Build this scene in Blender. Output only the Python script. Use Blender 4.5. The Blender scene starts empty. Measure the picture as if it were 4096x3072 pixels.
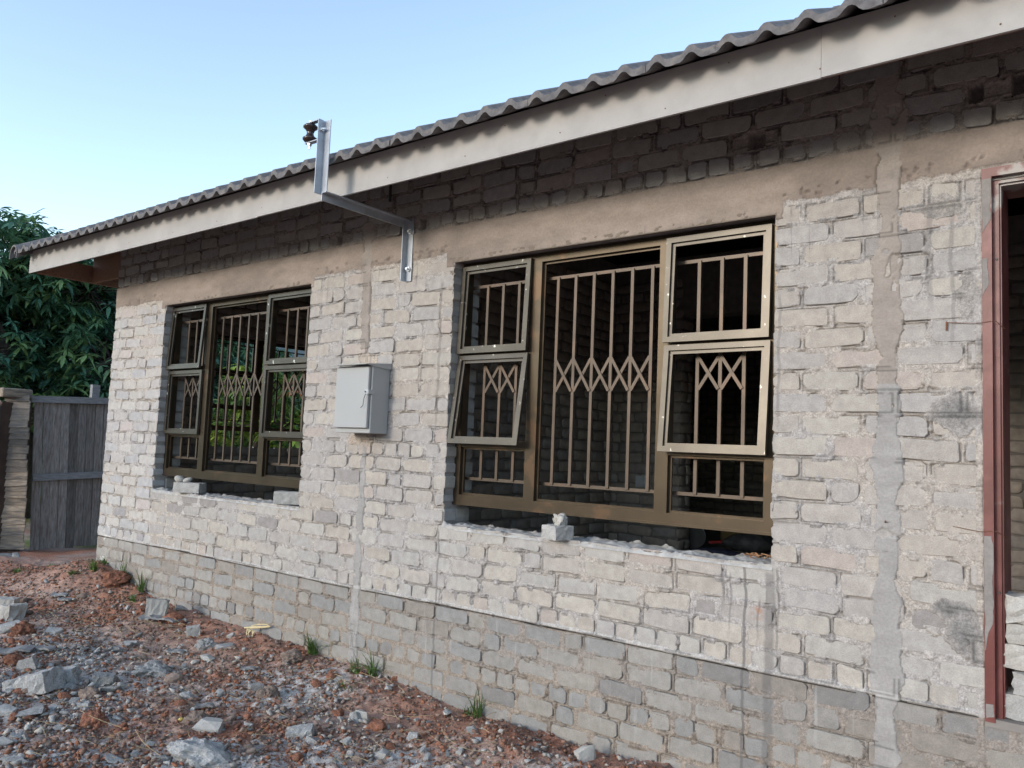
import bpy, math, random
import numpy as np
from mathutils import Vector, Matrix, Euler

# ------------------------------------------------------------------ camera, light, exposure
SC = bpy.context.scene
COL = SC.collection
R3 = [[0.7855323, 0.0181309, 0.6185550], [0.6174989, -0.0882629, -0.7816040], [0.0404243, 0.9959322, -0.0805291]]
CAM = Vector((0.488, -3.416, 0.882))
FPX = 3249.3
cd = bpy.data.cameras.new("camera"); cam = bpy.data.objects.new("camera", cd); COL.objects.link(cam)
m = Matrix(R3).to_4x4(); m.translation = CAM; cam.matrix_world = m
cd.sensor_width = 36.0; cd.lens = FPX / 4096 * 36.0; cd.clip_start = 0.05; cd.clip_end = 3000
SC.camera = cam

SUN_EL = math.radians(15.0); SUN_AZ = math.radians(14.0)      # low glow, in front of the wall and a little to the left
sun_dir = Vector((-math.sin(SUN_AZ) * math.cos(SUN_EL), -math.cos(SUN_AZ) * math.cos(SUN_EL), math.sin(SUN_EL)))
w = bpy.data.worlds.new("World"); SC.world = w; w.use_nodes = True
nt = w.node_tree; nt.nodes.clear()
sk = nt.nodes.new("ShaderNodeTexSky"); sk.sky_type = 'NISHITA'; sk.sun_disc = False
sk.sun_elevation = math.radians(15.0); sk.sun_rotation = math.radians(180 + 14)
sk.air_density = 1.0; sk.dust_density = 1.0; sk.ozone_density = 0.0; sk.altitude = 900
bg = nt.nodes.new("ShaderNodeBackground"); bg.inputs[1].default_value = 0.15
wo = nt.nodes.new("ShaderNodeOutputWorld")
nt.links.new(sk.outputs[0], bg.inputs[0]); nt.links.new(bg.outputs[0], wo.inputs[0])
sl = bpy.data.lights.new("sun", 'SUN'); sl.energy = 0.66; sl.angle = math.radians(12.5); sl.color = (1.0, 0.91, 0.83)
so = bpy.data.objects.new("sun", sl); COL.objects.link(so)
so.rotation_euler = (-sun_dir).to_track_quat('-Z', 'Y').to_euler(); so.location = (-2, -8, 6)
SC.view_settings.view_transform = 'Standard'; SC.view_settings.look = 'None'
SC.view_settings.exposure = 1.5; SC.view_settings.gamma = 1.0
SC.view_settings.use_curve_mapping = False
SC.render.engine = 'CYCLES'
try:
    SC.cycles.max_bounces = 6; SC.cycles.use_denoising = True
except Exception: pass

rng = np.random.default_rng(7); random.seed(7)
U = random.uniform

# ------------------------------------------------------------------ noise
def _h(ix, iy, s):
    n = (ix.astype(np.int64) * 374761393 + iy.astype(np.int64) * 668265263 + s * 1442695041) & 0xffffffff
    n = ((n ^ (n >> 13)) * 1274126177) & 0xffffffff
    return ((n ^ (n >> 16)) & 0xffff) / 65535.0
def vn(x, y, s=0):
    x = np.asarray(x, float); y = np.asarray(y, float)
    ix = np.floor(x); iy = np.floor(y); fx = x - ix; fy = y - iy
    fx = fx * fx * (3 - 2 * fx); fy = fy * fy * (3 - 2 * fy)
    a = _h(ix, iy, s); b = _h(ix + 1, iy, s); c = _h(ix, iy + 1, s); d = _h(ix + 1, iy + 1, s)
    return (a + (b - a) * fx) * (1 - fy) + (c + (d - c) * fx) * fy
def fbm(x, y, s=0, o=4):
    t = 0; a = .5; n = 0
    for k in range(o):
        t = t + a * vn(x * 2 ** k, y * 2 ** k, s + k * 17); n += a; a *= .5
    return t / n
def sst(a, b, x): 
    t = np.clip((x - a) / (b - a), 0, 1); return t * t * (3 - 2 * t)

# ------------------------------------------------------------------ materials
def mat(name, col=(.5, .5, .5), rough=.8, metal=0, attr=False, mottle=.25, mscale=8, bump=.0, bscale=60, stains=False, var=0, spec=.4, trans=0, mcol=None, mthr=None, stretch=None, rust=None, grain=0, gscale=260):
    M = bpy.data.materials.new(name); M.use_nodes = True; t = M.node_tree; N = t.nodes; L = t.links
    P = N["Principled BSDF"]; P.inputs["Roughness"].default_value = rough; P.inputs["Metallic"].default_value = metal
    P.inputs["Specular IOR Level"].default_value = spec
    geo = N.new("ShaderNodeNewGeometry")
    if attr:
        a = N.new("ShaderNodeAttribute"); a.attribute_name = "Col"; c = a.outputs["Color"]
    else:
        a = N.new("ShaderNodeRGB"); a.outputs[0].default_value = (*col, 1); c = a.outputs[0]
    pos = geo.outputs["Position"]
    if stretch:
        mp = N.new("ShaderNodeMapping"); mp.inputs["Scale"].default_value = stretch; L.new(pos, mp.inputs[0]); mpos = mp.outputs[0]
    else: mpos = pos
    def noise(sc, det=4, p=mpos, r=.55):
        n = N.new("ShaderNodeTexNoise"); n.inputs["Scale"].default_value = sc; n.inputs["Detail"].default_value = det
        n.inputs["Roughness"].default_value = r; L.new(p, n.inputs["Vector"]); return n.outputs["Fac"]
    def mr(v, a0, a1, b0, b1):
        n = N.new("ShaderNodeMapRange"); n.inputs[1].default_value = a0; n.inputs[2].default_value = a1
        n.inputs[3].default_value = b0; n.inputs[4].default_value = b1; L.new(v, n.inputs[0]); return n.outputs[0]
    def mixc(f, c1, c2, mode='MIX'):
        n = N.new("ShaderNodeMix"); n.data_type = 'RGBA'; n.blend_type = mode
        for i, v in ((0, f), (6, c1), (7, c2)):
            if hasattr(v, 'links') : L.new(v, n.inputs[i])
            else: n.inputs[i].default_value = v if i == 0 else (*v, 1)
        return n.outputs[2]
    def mth(op, a_, b_=None, c_=None):
        n = N.new("ShaderNodeMath"); n.operation = op
        for i, v in enumerate((a_, b_, c_)):
            if v is None: continue
            if hasattr(v, 'links'): L.new(v, n.inputs[i])
            else: n.inputs[i].default_value = v
        return n.outputs[0]
    if mottle:
        f = mr(noise(mscale, 6), .3, .7, 1 - mottle, 1 + mottle * .6)
        cmb = N.new("ShaderNodeCombineColor")
        for i in range(3): L.new(f, cmb.inputs[i])
        c = mixc(1.0, c, cmb.outputs[0], 'MULTIPLY')
    if grain:
        f = mr(noise(gscale, 3, pos, .7), .34, .66, 1 - grain, 1 + grain)
        cmb = N.new("ShaderNodeCombineColor")
        for i in range(3): L.new(f, cmb.inputs[i])
        c = mixc(1.0, c, cmb.outputs[0], 'MULTIPLY')
    if mcol:
        f = mr(noise(mthr[0], 5), mthr[1], mthr[2], 0, 1)
        c = mixc(f, c, mcol)
    if rust:
        f = mr(noise(rust[1], 5), rust[2], rust[2] + .06, 0, rust[3]); c = mixc(f, c, rust[0])
    if stains:
        sx = N.new("ShaderNodeSeparateXYZ"); L.new(pos, sx.inputs[0]); X = sx.outputs[0]; Z = sx.outputs[2]
        mp2 = N.new("ShaderNodeMapping"); mp2.inputs["Scale"].default_value = (34, 0.0, 1.6); L.new(pos, mp2.inputs[0])
        n1 = noise(1.0, 2, mp2.outputs[0], .5)
        brk = mr(noise(7.0, 3, pos, .6), .42, .56, 0, 1); thin = mth('MULTIPLY', mr(n1, .61, .67, 0, .8), brk)
        za = mth('MULTIPLY', mr(Z, 1.62, 1.88, 0, 1), mr(Z, 1.97, 2.0, 1, 0))
        zb = mth('MULTIPLY', mth('MULTIPLY', mr(Z, -.05, .30, 0, 1), mr(Z, .44, .47, 1, 0)), mth('MULTIPLY', mr(X, -1.35, -1.15, 0, 1), mr(X, -.74, -.70, 1, 0)))
        zm = mth('MAXIMUM', za, zb)
        xk = mth('MULTIPLY', mr(X, -4.3, -4.1, .25, 1), 1.0)
        s = mth('MULTIPLY', mth('MULTIPLY', thin, zm), xk)
        mp3 = N.new("ShaderNodeMapping"); mp3.inputs["Scale"].default_value = (0, 0, 5); L.new(pos, mp3.inputs[0])
        wob = mr(noise(1.0, 3, mp3.outputs[0]), .3, .7, -.012, .012)
        Xw = mth('ADD', X, wob)
        for x0, hw, zt, zb_, k in ((-2.765, .011, 1.85, .95, .55), (-2.70, .008, .42, -.6, .8), (-.899, .007, .44, -.8, .95), (-.79, .022, .42, -.8, .75), (-.757, .006, .44, .02, .7),
                                (-.765, .007, 1.6, 1.0, .5), (-1.0, .008, .42, .2, .6), (-.965, .005, .4, .1, .6), (-.10, .008, 1.9, 1.3, .5), (-.18, .012, 1.9, 1.45, .5), (-.84, .005, .3, .08, .7)):
            d = mth('ABSOLUTE', mth('SUBTRACT', Xw, x0))
            q = mth('MULTIPLY', mr(d, hw * .6, hw * 1.15, k, 0), mth('MULTIPLY', mr(Z, zb_, zb_ + .12, 0, 1), mr(Z, zt - .02, zt, 1, 0)))
            s = mth('MAXIMUM', s, q)
        c = mixc(mth('MULTIPLY', s, .72), c, (.12, .118, .118))
        # pale lime runs below the damp course
        mp4 = N.new("ShaderNodeMapping"); mp4.inputs["Scale"].default_value = (26, 0.0, 2.2); mp4.inputs["Location"].default_value = (3, 5, 2); L.new(pos, mp4.inputs[0])
        lr = mth('MULTIPLY', mr(noise(1.0, 2, mp4.outputs[0]), .62, .74, 0, .30), mth('MULTIPLY', mr(Z, -.5, -.3, 0, 1), mr(Z, -.02, 0, 1, 0)))
        c = mixc(lr, c, (.5, .5, .49))
        # rust run by the big window
        rx = mth('MULTIPLY', mr(mth('ABSOLUTE', mth('SUBTRACT', X, -.845)), .01, .035, 1, 0), mr(mth('ABSOLUTE', mth('SUBTRACT', Z, .235)), .015, .035, 1, 0))
        c = mixc(mth('MULTIPLY', rx, mr(noise(30, 3), .4, .6, 0, .6)), c, (.33, .13, .05))
    if var:
        oi = N.new("ShaderNodeObjectInfo"); f = mr(oi.outputs["Random"], 0, 1, 1 - var, 1 + var)
        cmb = N.new("ShaderNodeCombineColor")
        for i in range(3): L.new(f, cmb.inputs[i])
        c = mixc(1.0, c, cmb.outputs[0], 'MULTIPLY')
    L.new(c, P.inputs["Base Color"])
    if bump:
        b = N.new("ShaderNodeBump"); b.inputs["Strength"].default_value = bump; b.inputs["Distance"].default_value = .004
        L.new(noise(bscale, 5, mpos, .65), b.inputs["Height"]); L.new(b.outputs[0], P.inputs["Normal"])
    if trans:
        P.inputs["Transmission Weight"].default_value = 0
        tr = N.new("ShaderNodeBsdfTranslucent"); L.new(c, tr.inputs[0]); ms = N.new("ShaderNodeMixShader"); ms.inputs[0].default_value = trans
        L.new(P.outputs[0], ms.inputs[1]); L.new(tr.outputs[0], ms.inputs[2]); L.new(ms.outputs[0], N["Material Output"].inputs[0])
    return M

M = dict(
    masonry=mat("brick_face", rough=.92, attr=True, mottle=.16, mscale=22, grain=.12, gscale=200, bump=.45, bscale=170, stains=True, spec=.2),
    mortar=mat("mortar_face", rough=.95, attr=True, mottle=.24, mscale=45, grain=.26, gscale=150, bump=.9, bscale=130, stains=True, spec=.2),
    cement=mat("cement_face", rough=.93, attr=True, grain=.09, gscale=110, mottle=.16, mscale=7, bump=.5, bscale=60, stains=True, spec=.2, stretch=(1, 1, 2.2)),
    inner=mat("inner_brick", rough=.93, attr=True, mottle=.2, mscale=20, bump=.4, bscale=120, spec=.2),
    blackdpc=mat("black_membrane", (.03, .03, .03), .5),
    fascia=mat("fibre_cement", (.378, .370, .362), .75, mottle=.08, mscale=9, bump=.12, bscale=220, grain=.05, gscale=300, mcol=(.42, .412, .40), mthr=(5, .5, .68), spec=.3),
    wood=mat("brown_timber", (.27, .16, .11), .8, mottle=.35, mscale=14, stretch=(3, 3, 12), bump=.2),
    darkwood=mat("dark_timber", (.07, .045, .035), .85, mottle=.3, mscale=10),
    tile=mat("concrete_tile", (.14, .135, .138), .8, mottle=.35, mscale=30, bump=.6, bscale=120, mcol=(.19, .175, .165), mthr=(18, .52, .7)),
    bronze=mat("bronze_paint", (.082, .064, .044), .33, metal=.62, spec=.3, mottle=.22, mscale=5, bump=.04, bscale=90, rust=((.17, .10, .06), 6, .58, .45)),
    sashm=mat("sash_steel", (.090, .082, .069), .36, metal=.6, spec=.3, mottle=.16, mscale=7, bump=.04, bscale=90, rust=((.62, .60, .56), 24, .665, .9)),
    grille=mat("grille_steel", (.095, .074, .056), .45, metal=.4, mottle=.25, mscale=6, rust=((.13, .088, .062), 5, .54, .5)),
    red=mat("red_oxide", (.135, .038, .034), .42, mottle=.2, mscale=9, mcol=(.18, .062, .056), mthr=(7, .5, .62), rust=((.30, .285, .27), 4.5, .60, .95), bump=.15, bscale=60),
    galv=mat("galvanised", (.42, .45, .49), .38, metal=.55, mottle=.18, mscale=16),
    galvb=mat("bright_zinc", (.7, .72, .74), .3, metal=.8, mottle=.1),
    porc=mat("brown_porcelain", (.035, .022, .02), .16, mottle=.1, spec=.6),
    boxm=mat("grey_powder_coat", (.345, .355, .36), .38, mottle=.05, mscale=3, spec=.5),
    dark=mat("dark_steel", (.05, .05, .05), .5),
    wire=mat("rusty_wire", (.16, .07, .035), .7),
    grey=mat("grey_wood", (.27, .25, .24), .85, mottle=.5, mscale=10, stretch=(9, 9, 1.2), bump=.5, bscale=50, var=.42, mcol=(.16, .125, .11), mthr=(5, .5, .66), rust=((.24, .11, .055), 2.2, .69, .8)),
    grey2=mat("grey_rail_wood", (.26, .265, .28), .85, mottle=.3, mscale=10, stretch=(4, 1.2, 9), bump=.4, bscale=50),
    slab=mat("offcut_wood", (.37, .30, .23), .85, mottle=.4, mscale=14, stretch=(2, 2, 14), bump=.4, bscale=40, var=.25, mcol=(.16, .14, .125), mthr=(3.5, .42, .62)),
    slab2=mat("grey_offcut_wood", (.24, .205, .17), .85, mottle=.4, mscale=14, stretch=(2, 2, 14), bump=.4, bscale=40, var=.3, mcol=(.15, .135, .125), mthr=(3.5, .42, .62)),
    block=mat("loose_block", (.35, .35, .34), .92, grain=.14, gscale=160, mottle=.16, mscale=26, bump=.6, bscale=150, var=.1, spec=.2),
    cream=mat("cream_block", (.41, .40, .375), .92, grain=.14, gscale=160, mottle=.14, mscale=20, bump=.5, bscale=150, var=.08, spec=.2),
    conc=mat("broken_concrete", (.31, .315, .315), .95, grain=.3, gscale=130, mottle=.22, mscale=40, bump=1.0, bscale=140, var=.16, spec=.15),
    slate=mat("tile_shard", (.25, .255, .26), .85, mottle=.25, mscale=30, bump=.4, bscale=120, var=.2),
    clod=mat("red_clod", (.24, .115, .078), .97, grain=.3, gscale=150, mottle=.4, mscale=50, bump=1.2, bscale=130, var=.25, spec=.1),
    brown=mat("brown_rock", (.22, .175, .15), .95, mottle=.3, mscale=40, bump=1.0, bscale=130, var=.2, spec=.15),
    gravel=mat("gravel_stone", rough=.95, attr=True, mottle=.2, mscale=90, bump=.6, bscale=200, spec=.15),
    soil=mat("red_soil", rough=.97, attr=True, grain=.3, gscale=140, mottle=.35, mscale=60, bump=1.0, bscale=160, spec=.1),
    straw=mat("straw", (.36, .29, .18), .8, mottle=.3, mscale=30),
    husk=mat("pale_husk", (.62, .52, .30), .7, mottle=.2, mscale=30),
    yellow=mat("yellow_crumb", (.55, .42, .12), .8),
    grass=mat("grass_blade", (.12, .20, .055), .6, mottle=.3, mscale=20, trans=.25),
    leaf=mat("mango_leaf", rough=.34, attr=True, mottle=.2, mscale=6, spec=.5, trans=.3),
    bark=mat("bark", (.085, .065, .055), .9, mottle=.4, mscale=12, bump=.8, bscale=30),
    hill=mat("hill_woods", (.06, .09, .10), .95, mottle=.3, mscale=.05),
    concrete=mat("floor_screed", (.23, .215, .20), .9, mottle=.2, mscale=6, bump=.3),
    plastic=mat("white_plastic", (.6, .62, .65), .4),
    blue=mat("blue_cloth", (.05, .055, .10), .8, mottle=.5, mscale=25),
    bag=mat("dusty_bag", (.09, .095, .10), .7, mottle=.6, mscale=14),
    redp=mat("red_plastic", (.35, .02, .02), .4),
    ochre=mat("ochre_paint", (.12, .08, .015), .6),
)

# ------------------------------------------------------------------ mesh helpers
class MB:
    def __init__(s): s.v = []; s.f = []; s.c = []
    def add(s, v, f, c=None):
        n = len(s.v); s.v += [tuple(p) for p in v]; s.f += [tuple(i + n for i in q) for q in f]
        if c is not None: s.c += [c] * len(v)
    def box(s, a, b, T=None, bev=0):
        (x0, y0, z0), (x1, y1, z1) = a, b
        if bev:
            bm = (x0, x1), (y0, y1), (z0, z1); vs = []; 
            def P(i, j, k, ax):
                p = [bm[0][i], bm[1][j], bm[2][k]]
                for q in range(3):
                    if q != ax: p[q] += bev if (i, j, k)[q] == 0 else -bev
                return p
            idx = {}
            for ax in range(3):
                for i in (0, 1):
                    for j in (0, 1):
                        for k in (0, 1): idx[(i, j, k, ax)] = len(vs); vs.append(P(i, j, k, ax))
            fs = []
            for ax in range(3):
                o = [q for q in range(3) if q != ax]
                for e in (0, 1):
                    ring = []
                    for (p, q) in ((0, 0), (1, 0), (1, 1), (0, 1)):
                        t = [0, 0, 0]; t[ax] = e; t[o[0]] = p; t[o[1]] = q; ring.append(idx[(*t, ax)])
                    fs.append(ring)
            for ax in range(3):                       # edges running along ax
                o = [q for q in range(3) if q != ax]
                for p in (0, 1):
                    for q in (0, 1):
                        def g(e, face):
                            t = [0, 0, 0]; t[ax] = e; t[o[0]] = p; t[o[1]] = q; return idx[(*t, face)]
                        fs.append([g(0, o[0]), g(1, o[0]), g(1, o[1]), g(0, o[1])])
            for i in (0, 1):
                for j in (0, 1):
                    for k in (0, 1): fs.append([idx[(i, j, k, 0)], idx[(i, j, k, 1)], idx[(i, j, k, 2)]])
        else:
            vs = [(x0, y0, z0), (x1, y0, z0), (x1, y1, z0), (x0, y1, z0), (x0, y0, z1), (x1, y0, z1), (x1, y1, z1), (x0, y1, z1)]
            fs = [(0, 3, 2, 1), (4, 5, 6, 7), (0, 1, 5, 4), (1, 2, 6, 5), (2, 3, 7, 6), (3, 0, 4, 7)]
        if T is not None: vs = [T @ Vector(p) for p in vs]
        s.add(vs, fs); return s
    def beam(s, p, q, wx, wy, up=(0, 0, 1)):
        p = Vector(p); q = Vector(q); d = (q - p); L = d.length; d.normalize(); u = Vector(up)
        if abs(d.dot(u)) > .95: u = Vector((0, 1, 0))
        a = d.cross(u).normalized(); b = a.cross(d).normalized()
        T = Matrix((a, d, b)).transposed().to_4x4(); T.translation = p
        return s.box((-wx / 2, 0, -wy / 2), (wx / 2, L, wy / 2), T)
    def tube(s, pts, r, n=8, cap=True):
        pts = [Vector(p) for p in pts]; rs = r if isinstance(r, (list, tuple)) else [r] * len(pts); base = len(s.v); prev = None
        for i, p in enumerate(pts):
            d = (pts[min(i + 1, len(pts) - 1)] - pts[max(i - 1, 0)]).normalized()
            if prev is None: a = d.orthogonal().normalized()
            else: a = (prev - d * prev.dot(d)).normalized()
            prev = a; b = d.cross(a)
            for k in range(n):
                t = 2 * math.pi * k / n; s.v.append(tuple(p + (a * math.cos(t) + b * math.sin(t)) * rs[i]))
        for i in range(len(pts) - 1):
            for k in range(n): s.f.append((base + i * n + k, base + i * n + (k + 1) % n, base + (i + 1) * n + (k + 1) % n, base + (i + 1) * n + k))
        if cap: s.f.append(tuple(base + k for k in range(n))[::-1]); s.f.append(tuple(base + (len(pts) - 1) * n + k for k in range(n)))
        return s
    def lathe(s, prof, c, ax=(0, 0, 1), n=20):
        T = Vector((0, 0, 1)).rotation_difference(Vector(ax)).to_matrix().to_4x4(); T.translation = Vector(c); base = len(s.v)
        for r, h in prof:
            for k in range(n):
                t = 2 * math.pi * k / n; s.v.append(tuple(T @ Vector((r * math.cos(t), r * math.sin(t), h))))
        for i in range(len(prof) - 1):
            for k in range(n): s.f.append((base + i * n + k, base + i * n + (k + 1) % n, base + (i + 1) * n + (k + 1) % n, base + (i + 1) * n + k))
        s.f.append(tuple(base + k for k in range(n))[::-1]); s.f.append(tuple(base + (len(prof) - 1) * n + k for k in range(n)))
        return s
    def obj(s, name, material, parent=None, smooth=False, kind=None, loc=None):
        me = bpy.data.meshes.new(name); v = s.v
        if loc is not None: v = [(p[0] - loc[0], p[1] - loc[1], p[2] - loc[2]) for p in v]
        me.from_pydata(v, [], s.f); me.update()
        if s.c:
            a = me.color_attributes.new("Col", 'FLOAT_COLOR', 'POINT'); a.data.foreach_set("color", np.array([(*c, 1) for c in s.c], np.float32).ravel())
        return link(me, name, material, parent, smooth, kind, loc)
def link(me, name, material, parent=None, smooth=False, kind=None, loc=None):
    if material is not None and not me.materials: me.materials.append(M[material] if isinstance(material, str) else material)
    if smooth: me.shade_smooth()
    o = bpy.data.objects.new(name, me); COL.objects.link(o)
    if loc is not None: o.location = loc
    if parent is not None:
        o.parent = parent
    if kind: o["kind"] = kind
    return o
def npmesh(name, V, F, material, parent=None, smooth=False, kind=None, col=None):
    """V (n,3), F (m,k)"""
    me = bpy.data.meshes.new(name); V = np.asarray(V, np.float32); F = np.asarray(F, np.int32); k = F.shape[1]
    me.vertices.add(len(V)); me.vertices.foreach_set("co", V.ravel()); me.loops.add(F.size); me.loops.foreach_set("vertex_index", F.ravel())
    me.polygons.add(len(F)); me.polygons.foreach_set("loop_start", np.arange(0, F.size, k, dtype=np.int32))
    try: me.polygons.foreach_set("loop_total", np.full(len(F), k, np.int32))
    except Exception: pass
    me.update(calc_edges=True)
    if col is not None:
        a = me.color_attributes.new("Col", 'FLOAT_COLOR', 'POINT'); c = np.ones((len(V), 4), np.float32); c[:, :3] = col; a.data.foreach_set("color", c.ravel())
    return link(me, name, material, parent, smooth, kind)
def empty(name, loc=(0, 0, 0), label=None, cat=None, group=None, parent=None):
    o = bpy.data.objects.new(name, None); COL.objects.link(o); o.location = loc; o.empty_display_size = .1
    if parent is not None: o.parent = parent
    tag(o, label, cat, group); return o
def tag(o, label=None, cat=None, group=None):
    if label: o["label"] = label
    if cat: o["category"] = cat
    if group: o["group"] = group
    return o
def grid_faces(nx, ny, keep=None):
    i = np.arange(nx - 1); j = np.arange(ny - 1); I, J = np.meshgrid(i, j, indexing='ij')
    if keep is not None: I = I[keep]; J = J[keep]
    I = I.ravel(); J = J.ravel(); a = I * ny + J
    return np.stack([a, a + ny, a + ny + 1, a + 1], 1)

# ------------------------------------------------------------------ ground
WX = [-12, -9.5, -8.0, -7.2, -6.7, -6.2, -5.6, -4.4, -3.3, -2.7, -2.2, -1.7, -1.25, -.6, 1.0, 3]
WZ = [-.50, -.46, -.43, -.36, -.29, -.34, -.405, -.45, -.46, -.505, -.535, -.54, -.52, -.60, -.62, -.62]
def GZ(x, y):
    x = np.asarray(x, float); y = np.asarray(y, float)
    zw = np.interp(x, WX, WZ)
    far = np.interp(x, [-12, -9, -6, -3, 3], [-.47, -.46, -.50, -.56, -.60])
    yy = np.where(y < 0, -y, np.where(x < -6.9, y * .3, 0))
    k = np.exp(-(yy / .38) ** 2)
    z = far + (zw - far) * k
    z = z + .035 * (fbm(x * 1.3, y * 1.3, 3) - .5) * 2 * (1 - .6 * k)
    # small heaps of earth
    for hx, hy, hr, hh in ((-6.55, -.25, .35, .10), (-7.0, -.25, .3, .06), (-2.05, -.28, .22, .07), (-1.75, -.35, .2, .05), (-5.2, -.35, .3, .05), (-5.0, -1.2, .5, .05), (-4.1, -.35, .3, .03), (-1.2, -.25, .3, .05)):
        z = z + hh * np.exp(-((x - hx) ** 2 + (y - hy) ** 2) / hr ** 2)
    return z
def GD(x, y):
    n = fbm(x * 9, y * 9, 11); n2 = fbm(x * 32, y * 32, 21, 3); cl = sst(.52, .75, fbm(x * 17, y * 17, 31, 3))
    return .028 * (n - .5) + .011 * (n2 - .5) + .014 * cl
def axis(lo, hi, d, far_lo, far_hi, g=1.16):
    c = list(np.arange(lo, hi, d)); a = [c[0]]; s = d
    while a[-1] > far_lo: s *= g; a.append(a[-1] - s)
    b = [c[-1]]; s = d
    while b[-1] < far_hi: s *= g; b.append(b[-1] + s)
    return np.array(a[::-1][:-1] + c + b[1:])
xs = axis(-8.2, .2, .0135, -900, 600); ys = axis(-2.5, .25, .0125, -600, 900)
X, Y = np.meshgrid(xs, ys, indexing='ij'); near = (np.clip(1 - np.maximum(np.maximum(-11 - X, X - 2), np.maximum(-6 - Y, Y - 4)) / 6, 0, 1))
Zg = GZ(np.clip(X, -14, 4), np.clip(Y, -6, 8)) + GD(X, Y) * near
grey_m = np.zeros_like(X)
for gx, gy, gr in ((-2.6, -1.0, .34), (-3.1, -1.75, .5), (-2.2, -.7, .25), (-4.2, -1.5, .6), (-1.5, -.5, .3), (-3.4, -.5, .4), (-4.9, -1.0, .35), (-2.85, -1.25, .25)):
    grey_m = np.maximum(grey_m, np.exp(-(((X - gx) ** 2 + (Y - gy) ** 2) / gr ** 2)) * 1.1)
nse = fbm(X * 5, Y * 5, 5); nf = fbm(X * 28, Y * 28, 6, 3)
gm = sst(.42, .85, grey_m * .8 + nse * .6) * sst(.3, .55, nf)
redm = sst(.42, .62, fbm(X * 2.2, Y * 2.2, 8)); redm = np.maximum(redm, np.exp(-((Y + .15) / .3) ** 2) * .8)
c_red = np.array([.27, .135, .092]); c_brn = np.array([.28, .205, .17]); c_gry = np.array([.40, .39, .375]); c_grs = np.array([.15, .19, .07])
c_red = c_red * 1.2; c_brn = c_brn * 1.3 * np.array([1, 1.03, 1.06]); c_gry = c_gry * 1.15
cg = c_brn + (c_red - c_brn) * redm[..., None]; cg = cg * (.75 + .5 * nf[..., None]); cg = cg + (c_gry - cg) * gm[..., None]
gr = sst(.45, .6, fbm(X * .8, Y * .8, 77)) * sst(-8.0, -9.5, X) ; gr = np.maximum(gr, sst(3, 6, Y)); gr = np.maximum(gr, sst(-11, -14, X))
cg = cg + (c_grs * (.6 + .8 * nf[..., None]) - cg) * gr[..., None]
V = np.stack([X, Y, Zg], -1).reshape(-1, 3)
ground = npmesh("ground", V, grid_faces(len(xs), len(ys)), "soil", kind="structure", col=cg.reshape(-1, 3), smooth=True)

# ray from a photograph pixel to the ground / a plane: places things where they stand
def ray(px, py):
    v = Vector(((px - 2048) / FPX, -(py - 1536) / FPX, -1)); return Matrix(R3) @ v
def on_ground(px, py):
    d = ray(px, py); t = .5
    for _ in range(400):
        p = CAM + d * t
        if p.z <= float(GZ(p.x, p.y)): break
        t += .02
    return p.x, p.y, float(GZ(p.x, p.y)), (p - CAM).length

# ------------------------------------------------------------------ house
house = empty("house", (-3.3, 0, 0), "single storey unfinished house of pale unplastered bricks with a dark tiled roof", "house")
H0 = Vector((-3.3, 0, 0))
def hp(o):                       # keep world placement under the house root
    o.parent = house; o.matrix_parent_inverse = Matrix.Translation(-H0); return o
P = .09
OPEN = [(-5.885, -3.985, .44, 1.953), (-2.675, -.785, .44, 1.953), (.0, .90, .0, 2.005)]      # two windows, doorway
XL, XR = -6.74, 2.6; ZB, ZT = -.75, 2.62
DPC = lambda x: .006 * np.sin(np.asarray(x) * 2.1) + .010 * (fbm(np.asarray(x) * 1.5, np.asarray(x) * 0 + 3, 9) - .5)

def masonry_bricks():
    out = []
    nlo = int(math.floor(ZB / P)); nhi = int(math.ceil(ZT / P))
    for k in range(nlo, nhi + 1):
        if k in (22, 23): continue
        z0 = k * P + (.0 if k < 22 else .0); zc = z0 + P / 2
        if k >= 24: zc = 2.172 + (k - 24) * P + P / 2
        if zc + P / 2 > ZT: continue
        head = k in (0, -4, 24) or (k == 9)
        spans = []
        cuts = [(a, b) for a, b, c, d in OPEN if c - .02 < zc < d + .0]
        x = XL
        for a, b in sorted(cuts): spans.append((x, a)); x = b
        spans.append((x, XR))
        for (a, b) in spans:
            h = head if k != 9 else (b < -2.6)
            pitch = .113 if h else .2385
            off = (k % 2) * pitch * .5 if not h else U(-.02, .02)
            x = a
            first = True
            ln = (pitch - .014) if (first and k % 2 == 0) else (pitch * .5 - .012 if not h else pitch - .014)
            while x < b - .02:
                L = ln if first else (pitch - .014) * U(.955, 1.03)
                if not first and not h and random.random() < .07: L = .105
                first = False
                e = min(x + L, b)
                if b - e < .035: e = b
                if e - x > .03: out.append([x, e, zc, k, x <= a + 1e-6, e >= b - 1e-6])
                x = e + U(.009, .021) + (.006 if not h else 0)
    return out
BR = masonry_bricks()
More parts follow.
